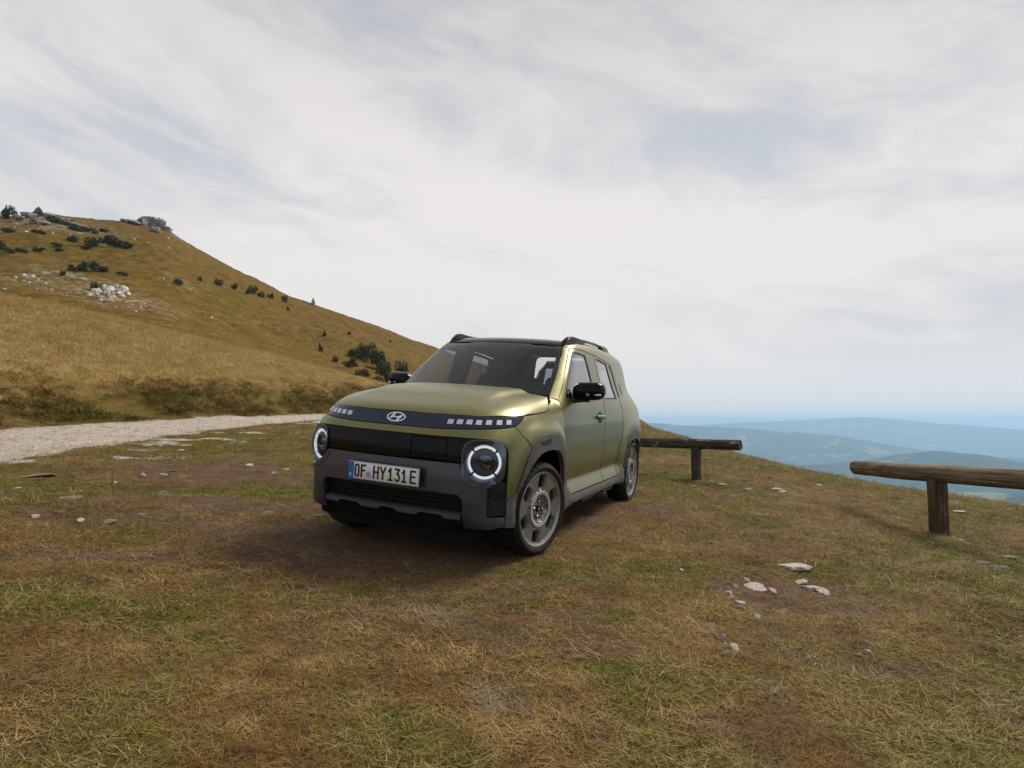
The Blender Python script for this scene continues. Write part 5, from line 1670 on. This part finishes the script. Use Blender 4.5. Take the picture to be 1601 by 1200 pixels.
# ---- roof, windscreen, tail
rhalf = [(-.862, 0), (-.868, .15), (-.885, .30), (-.912, .45), (-.935, .515)] + [(float(a), float(b) - .004) for a, b in roof_y[1:]] + [(-2.90, .30), (-2.92, 0)]
panel('roof', 'top', [(a, b) for a, b in rhalf] + [(a, -b) for a, b in rhalf[::-1][1:-1]], M['gloss_black'], h=.05, depth=.03, back=M['dark'])
whalf = [(0, 1.078), (.30, 1.077), (.50, 1.074), (.600, 1.068), (.634, 1.070), (.612, 1.20), (.572, 1.345), (.536, 1.450), (.515, 1.478), (.45, 1.490), (.30, 1.501), (0, 1.507)]
ws_o = mir(whalf)
win_ = inset(resample(ws_o, .03), .035)
HOOD[0] = False
ws = panel('windscreen', 'ws', ws_o, M['windscreen'], off=-.002, gap=.002, depth=.004, h=.05)
panel('windscreen_border', 'ws', ws_o, M['gloss_black'], ws, off=-.010, gap=.001, depth=.004, h=.03, holes=[[tuple(q) for q in win_]])
HOOD[0] = True
panel('tailgate', 'rear', mir([(0, .60), (.55, .60), (.66, .66), (.66, .98), (.58, 1.08), (.50, 1.32), (.40, 1.44), (0, 1.46)]), M['paint'], h=.05, depth=.03, back=M['dark'],
      holes=[[(-.48, 1.08), (.48, 1.08), (.42, 1.36), (-.42, 1.36)]])
panel('rear_glass', 'rear', [(-.49, 1.07), (.49, 1.07), (.43, 1.37), (-.43, 1.37)], M['side_glass'], gap=0, depth=.004, h=.06, off=-.006)
panel('rear_bumper', 'rear', mir([(0, .24), (.60, .24), (.70, .34), (.70, .595), (0, .595)]), M['clad'], h=.05, depth=.03, off=.01)
for mm in (False, True):
    panel('tail_light', 'rear', [(.60, .78), (.70, .78), (.70, .95), (.60, .95)], M['red_lamp'], h=.03, depth=.02, off=.004, mirror=mm)
mb = MB()
ry = lambda x: float(np.interp(-x, [-r_[0] for r_ in roof_y], [r_[1] for r_ in roof_y]))
for sg in (1, -1):
    xs = [-.93, -.985, -1.05, -1.13, -1.22, -1.30, -1.45, -1.7, -1.95, -2.12, -2.22, -2.30]
    hz_ = [.004, .030, .050, .054, .048, .044, .042, .040, .040, .040, .028, .002]
    rz_ = on_body('top', [(x, ry(x) - .012) for x in xs])
    V, F = [], []
    for i, x in enumerate(xs):
        yb = ry(x) - .012; zb = rz_[i, 2] - .006; hh = hz_[i]
        leg = i <= 5 or i >= 9
        z_lo = zb - .02 if leg else zb + hh - .020
        wd = .019 if not leg else .024
        zt = zb + hh
        V += [(x, sg * (yb - wd), z_lo), (x, sg * (yb + wd), z_lo), (x, sg * (yb + wd * .9), zt - .006), (x, sg * (yb + wd * .5), zt), (x, sg * (yb - wd * .5), zt), (x, sg * (yb - wd * .9), zt - .006)]
    for i in range(len(xs) - 1):
        for k in range(6):
            f = (i * 6 + k, i * 6 + (k + 1) % 6, (i + 1) * 6 + (k + 1) % 6, (i + 1) * 6 + k)
            F.append(f if sg > 0 else f[::-1])
    F.append(tuple(range(5, -1, -1)) if sg > 0 else tuple(range(6))); n_ = (len(xs) - 1) * 6
    F.append(tuple(n_ + k for k in (range(6) if sg > 0 else range(5, -1, -1))))
    link('roof_rail', mesh('roof_rail', V, F, True, 40), car, M['gloss_black'])

# ---- door mirrors
def wing_mirror(sg):
    c_ = Vector((-.690, sg * .846, 1.112))
    def f_(p):
        q = Vector(p)
        k = (q.y * sg) / .13
        q.z *= 1 - .10 * max(0, k)
        q.x -= .035 * max(0, k) ** 2
        q.z += .010 * k
        return q
    h_ = rbox('wing_mirror', c_, (.155, .246, .142), .062, M['gloss_black'], car, seg=6, fn=f_, rot=Matrix.Rotation(sg * .12, 3, 'Z'))
    rbox('mirror_glass', c_ + Vector((-.079, sg * .0, .0)), (.006, .19, .10), .003, M['chrome'], h_, rot=Matrix.Rotation(sg * .12, 3, 'Z'), seg=1)
    mb_ = MB()
    mb_.tube([(-.655, sg * .690, 1.040), (-.665, sg * .735, 1.042), (-.685, sg * .79, 1.050), (-.695, sg * .85, 1.062)], [.026, .026, .024, .030], 12)
    mb_.build('mirror_arm', M['plastic'], h_)
    mb_ = MB()
    mb_.tube([(-.56, sg * .680, 1.035), (-.62, sg * .678, 1.060), (-.70, sg * .672, 1.085)], [.018, .042, .020], 12)
    mb_.build('mirror_base', M['plastic'], h_)
    rbox('signal_lamp', c_ + Vector((.0435, sg * .082, -.022)), (.018, .050, .015), .004, M['pixel'], h_, rot=Matrix.Rotation(sg * .42, 3, 'Z'), seg=2)
    mb_ = MB()
    mb_.lathe([(.0, .020), (.010, .019), (.016, .012), (.018, .0)], 20)
    ob = mb_.build('mirror_camera', M['reflector'], h_)
    ob.location = c_ + Vector((.068, sg * .012, -.026)); ob.rotation_euler = (0, 0, R(-90))
wing_mirror(1); wing_mirror(-1)

# ---- cabin
mb = MB(); mb.box((-1.55, 0, .235), (3.0, 1.36, .05)); mb.box((-1.3, 0, .33), (1.5, 1.44, .16))
mb.box((.03, 0, .50), (1.0, .86, .56)); mb.box((-.50, 0, .62), (.06, 1.40, .70)); mb.box((-2.7, 0, .55), (.70, .86, .56)); mb.box((-2.2, 0, .72), (.06, 1.36, .50))
mb.box((-2.62, 0, .90), (.80, 1.10, .05))
mb.box((.34, 0, .20), (.22, 1.10, .12)); mb.box((-.40, 0, .20), (.12, 1.40, .10))  # first box: undertray added to block light below the nose
mb.build('underbody', M['dark'], car, smooth=False)
for cx in (0, -2.58):
    for sg in (1, -1):
        V, F = [], []
        N_ = 26
        for k in range(N_ + 1):
            a = R(-25 + 230 * k / N_)
            for y_ in (.745, .44):
                V.append((cx + .385 * math.cos(a), sg * y_, .312 + (.385 if cx == 0 else .342) * math.sin(a)))
        F = [(2 * k, 2 * k + 2, 2 * k + 3, 2 * k + 1) for k in range(N_)]
        V.append((cx, sg * .44, .312)); F += [(2 * k + 1, 2 * k + 3, len(V) - 1) for k in range(N_)]
        link('wheel_well', mesh('wheel_well', V, F, True, 50), car, M['dark'])
dash = rbox('dashboard', (-.60, 0, .955), (.42, 1.30, .20), .05, M['dark'], car, seg=4)
rbox('instrument_display', (-.70, .18, 1.085), (.03, .62, .115), .012, M['gloss_black'], dash, seg=2)
mb = MB(); mb.tube([(-.80 + .055 * math.cos(a) * -.4, .36 + .175 * math.sin(a), .985 + .160 * math.cos(a)) for a in np.linspace(0, 6.2832, 33)], .016, 8, cap=False)
mb.box((-.78, .36, .985), (.05, .14, .11)); mb.box((-.78, .36, .975), (.03, .32, .035))
mb.build('steering_wheel', M['plastic'], car)
for y_ in (.355, -.355):
    s_ = rbox('seat', (-1.30, y_, .60), (.52, .50, .18), .06, M['cloth'], car, seg=4)
    rbox('backrest', (-1.62, y_, .92), (.15, .48, .62), .06, M['cloth'], s_, rot=Matrix.Rotation(R(-16), 3, 'Y'), seg=4)
    rbox('headrest', (-1.75, y_, 1.285), (.10, .25, .17), .045, M['cloth'], s_, rot=Matrix.Rotation(R(-12), 3, 'Y'), seg=4)
s_ = rbox('rear_bench', (-2.05, 0, .62), (.45, 1.20, .18), .06, M['cloth'], car, seg=4)
rbox('backrest', (-2.36, 0, .88), (.14, 1.16, .46), .05, M['cloth'], s_, rot=Matrix.Rotation(R(-18), 3, 'Y'), seg=4)
for y_ in (.36, -.36):
    rbox('headrest', (-2.45, y_, 1.16), (.09, .24, .12), .035, M['cloth'], s_, rot=Matrix.Rotation(R(-12), 3, 'Y'), seg=4)
rbox('rear_view_mirror', (-.93, 0, 1.415), (.03, .24, .07), .014, M['plastic'], car, seg=3)
for y_ in (.36, -.36):
    rbox('sun_visor', (-1.02, y_, 1.475), (.16, .40, .016), .006, M['cloth'], car, seg=2, rot=Matrix.Rotation(R(12), 3, 'Y'))

# ---- wheels: built once round their own Y axis (outer face towards +Y)
def ring2(r_, n_=72, a0=0.0):
    return [(r_ * math.cos(a0 + 6.28318 * k / n_), r_ * math.sin(a0 + 6.28318 * k / n_)) for k in range(n_)]
def wheel_proto():
    holes = []
    for k in range(6):
        a0 = R(90 + 6 + 60 * k)
        q = [(.143, -.110), (.159, -.205), (.2165, -.19), (.229, -.15), (.229, .15), (.2165, .19), (.159, .205), (.143, .110)]
        holes.append([(r_ * math.cos(a0 + s_ / r_ * .26), r_ * math.sin(a0 + s_ / r_ * .26)) for r_, s_ in q])
    v2, tri, L = flat_tri(resample(ring2(.238), .012), [resample(h_, .012) for h_ in holes], .013)
    rr_ = np.hypot(v2[:, 0], v2[:, 1])
    prof = np.interp(rr_, [0, .035, .060, .066, .088, .096, .118, .126, .205, .222, .238], [-.020, -.020, -.022, -.026, -.026, .004, .005, -.007, -.003, -.004, .004])
    P = np.stack([v2[:, 0], prof, v2[:, 1]], 1)
    gr = np.gradient(np.interp(np.linspace(0, .24, 481), [0, .035, .060, .066, .088, .096, .118, .126, .205, .222, .238], [-.020, -.020, -.022, -.026, -.026, .004, .005, -.007, -.003, -.004, .004]), .0005)
    g_ = np.interp(rr_, np.linspace(0, .24, 481), gr)
    Nn = np.stack([-g_ * v2[:, 0] / (rr_ + 1e-9), np.ones_like(rr_), -g_ * v2[:, 1] / (rr_ + 1e-9)], 1)
    Nn /= np.linalg.norm(Nn, axis=1, keepdims=True)
    # depth straight inwards
    Nd = np.tile([0, 1., 0], (len(P), 1))
    w = solid_sheet('wheel', P, Nn, tri, L, .0, M['alloy'], car)
    me = w.data
    # deepen the window walls: rim vertices that were duplicated sit at the same place, push the inner copy back
    n_ = len(P)
    for i in range(n_ + 1, len(me.vertices), 2):
        me.vertices[i].co.y -= .045
    ln = []
    nf = len(tri)
    me.update()
    for pi, pl in enumerate(me.polygons):
        ln += [tuple(map(float, Nn[v_])) for v_ in pl.vertices] if pi < nf else [tuple(pl.normal)] * len(pl.vertices)
    me.normals_split_custom_set(ln)
    mb_ = MB()
    mb_.lathe([(.232, .000), (.238, .006), (.2455, .010), (.2490, .008), (.250, .0), (.246, -.010), (.236, -.02), (.224, -.03), (.220, -.10), (.226, -.16), (.246, -.185)], 84)
    mb_.build('rim', M['alloy'], w)
    mb_ = MB()
    tr_ = [(.244, -.002), (.252, .010), (.262, .017), (.278, .020), (.292, .014), (.3035, .000), (.3105, -.018), (.3135, -.04), (.315, -.09), (.3135, -.14), (.3105, -.162), (.3035, -.18), (.285, -.197), (.255, -.197), (.244, -.180)]
    V, F = [], []
    seg = 144
    for k in range(seg):
        a = 6.28318 * k / seg
        gv = (k % 4) in (0,)
        for i, (r_, y_) in enumerate(tr_):
            q = r_
            if gv and 4 <= i <= 10: q -= .009 if i not in (8,) else .006
            V.append((q * math.cos(a + (y_ + .09) * .25), y_, q * math.sin(a + (y_ + .09) * .25)))
    m_ = len(tr_)
    for k in range(seg):
        for i in range(m_ - 1):
            F.append((k * m_ + i, ((k + 1) % seg) * m_ + i, ((k + 1) % seg) * m_ + i + 1, k * m_ + i + 1)[::-1])
    link('tyre', mesh('tyre', V, F, True, 28), w, M['tyre'])
    mb_ = MB(); mb_.lathe([(.0, -.052), (.205, -.052), (.205, -.064), (.0, -.064)], 40); mb_.build('brake_disc', M['dark'], w)
    # bright facets on the lower lip of every window, and the machined collar
    mb_ = MB(); mb_.lathe([(.0955, .0045), (.099, .0062), (.117, .0066), (.1205, .0042)], 72); mb_.build('collar', M['alloy_light'], w)
    for k in range(6):
        a0 = R(90 + 6 + 60 * k)
        def pt(r_, s_, y_):
            a = a0 + s_ / r_ * .26
            return (r_ * math.cos(a), y_, r_ * math.sin(a))
        mb_ = MB()
        rim_ = [(.143, -.110), (.159, -.205), (.2165, -.19), (.229, -.15), (.229, .15), (.2165, .19), (.159, .205), (.143, .110)]
        cx_ = sum(r_ for r_, s_ in rim_) / 8
        o_ = [pt(cx_ + (r_ - cx_) * 1.005, s_ * 1.0, .0 - .004) for r_, s_ in rim_]
        i_ = [pt(cx_ + (r_ - cx_) * .95, s_ * .92, -.026) for r_, s_ in rim_]
        mb_.add(o_ + i_, [(j, (j + 1) % 8, 8 + (j + 1) % 8, 8 + j) for j in range(8)])
        mb_.build('window_facet', M['alloy_facet'], w, smooth=False)
    for k in range(4):
        a = R(90 + 6 + 90 * k)
        mb_ = MB(); mb_.lathe([(.0, -.010), (.007, -.010), (.0095, -.013), (.0095, -.028)], 12)
        ob = mb_.build('lug_nut', M['chrome'], w); ob.location = (.050 * math.cos(a), 0, .050 * math.sin(a))
        mb_ = MB(); mb_.lathe([(.0115, -.0195), (.0165, -.0185), (.0175, -.024)], 16)
        ob = mb_.build('lug_seat', M['dark'], w); ob.location = (.050 * math.cos(a), 0, .050 * math.sin(a))
    mb_ = MB(); mb_.lathe([(.0, -.009), (.018, -.010), (.022, -.014), (.023, -.024)], 28); mb_.build('hub_cap', M['dark'], w)
    mb_ = MB()
    for (a, b) in ((-.006, 0), (.006, 0)):
        mb_.box((a, -.0085, b), (.003, .002, .016))
    mb_.box((0, -.0085, 0), (.012, .002, .003)); mb_.build('hub_emblem', M['emblem'], w)
    return w
w0 = wheel_proto()
def place_wheel(w, x, sg, steer=0, spin=0):
    w.rotation_mode = 'QUATERNION'
    q = Matrix.Rotation((0 if sg > 0 else math.pi) + steer, 4, 'Z') @ Matrix.Rotation(spin, 4, 'Y')
    w.rotation_quaternion = q.to_quaternion()
    w.location = (x, sg * .768, .3125)
for i, (x, sg, st, sp) in enumerate(((0, 1, R(-11.5), 0), (0, -1, R(-11.5), .4), (-2.58, 1, 0, .5), (-2.58, -1, 0, .9))):
    w = w0
    if i:
        w = w0.copy(); COL.objects.link(w); w.parent = car
        for ch in list(w0.children):
            c_ = ch.copy(); COL.objects.link(c_); c_.parent = w
    place_wheel(w, x, sg, st, sp)
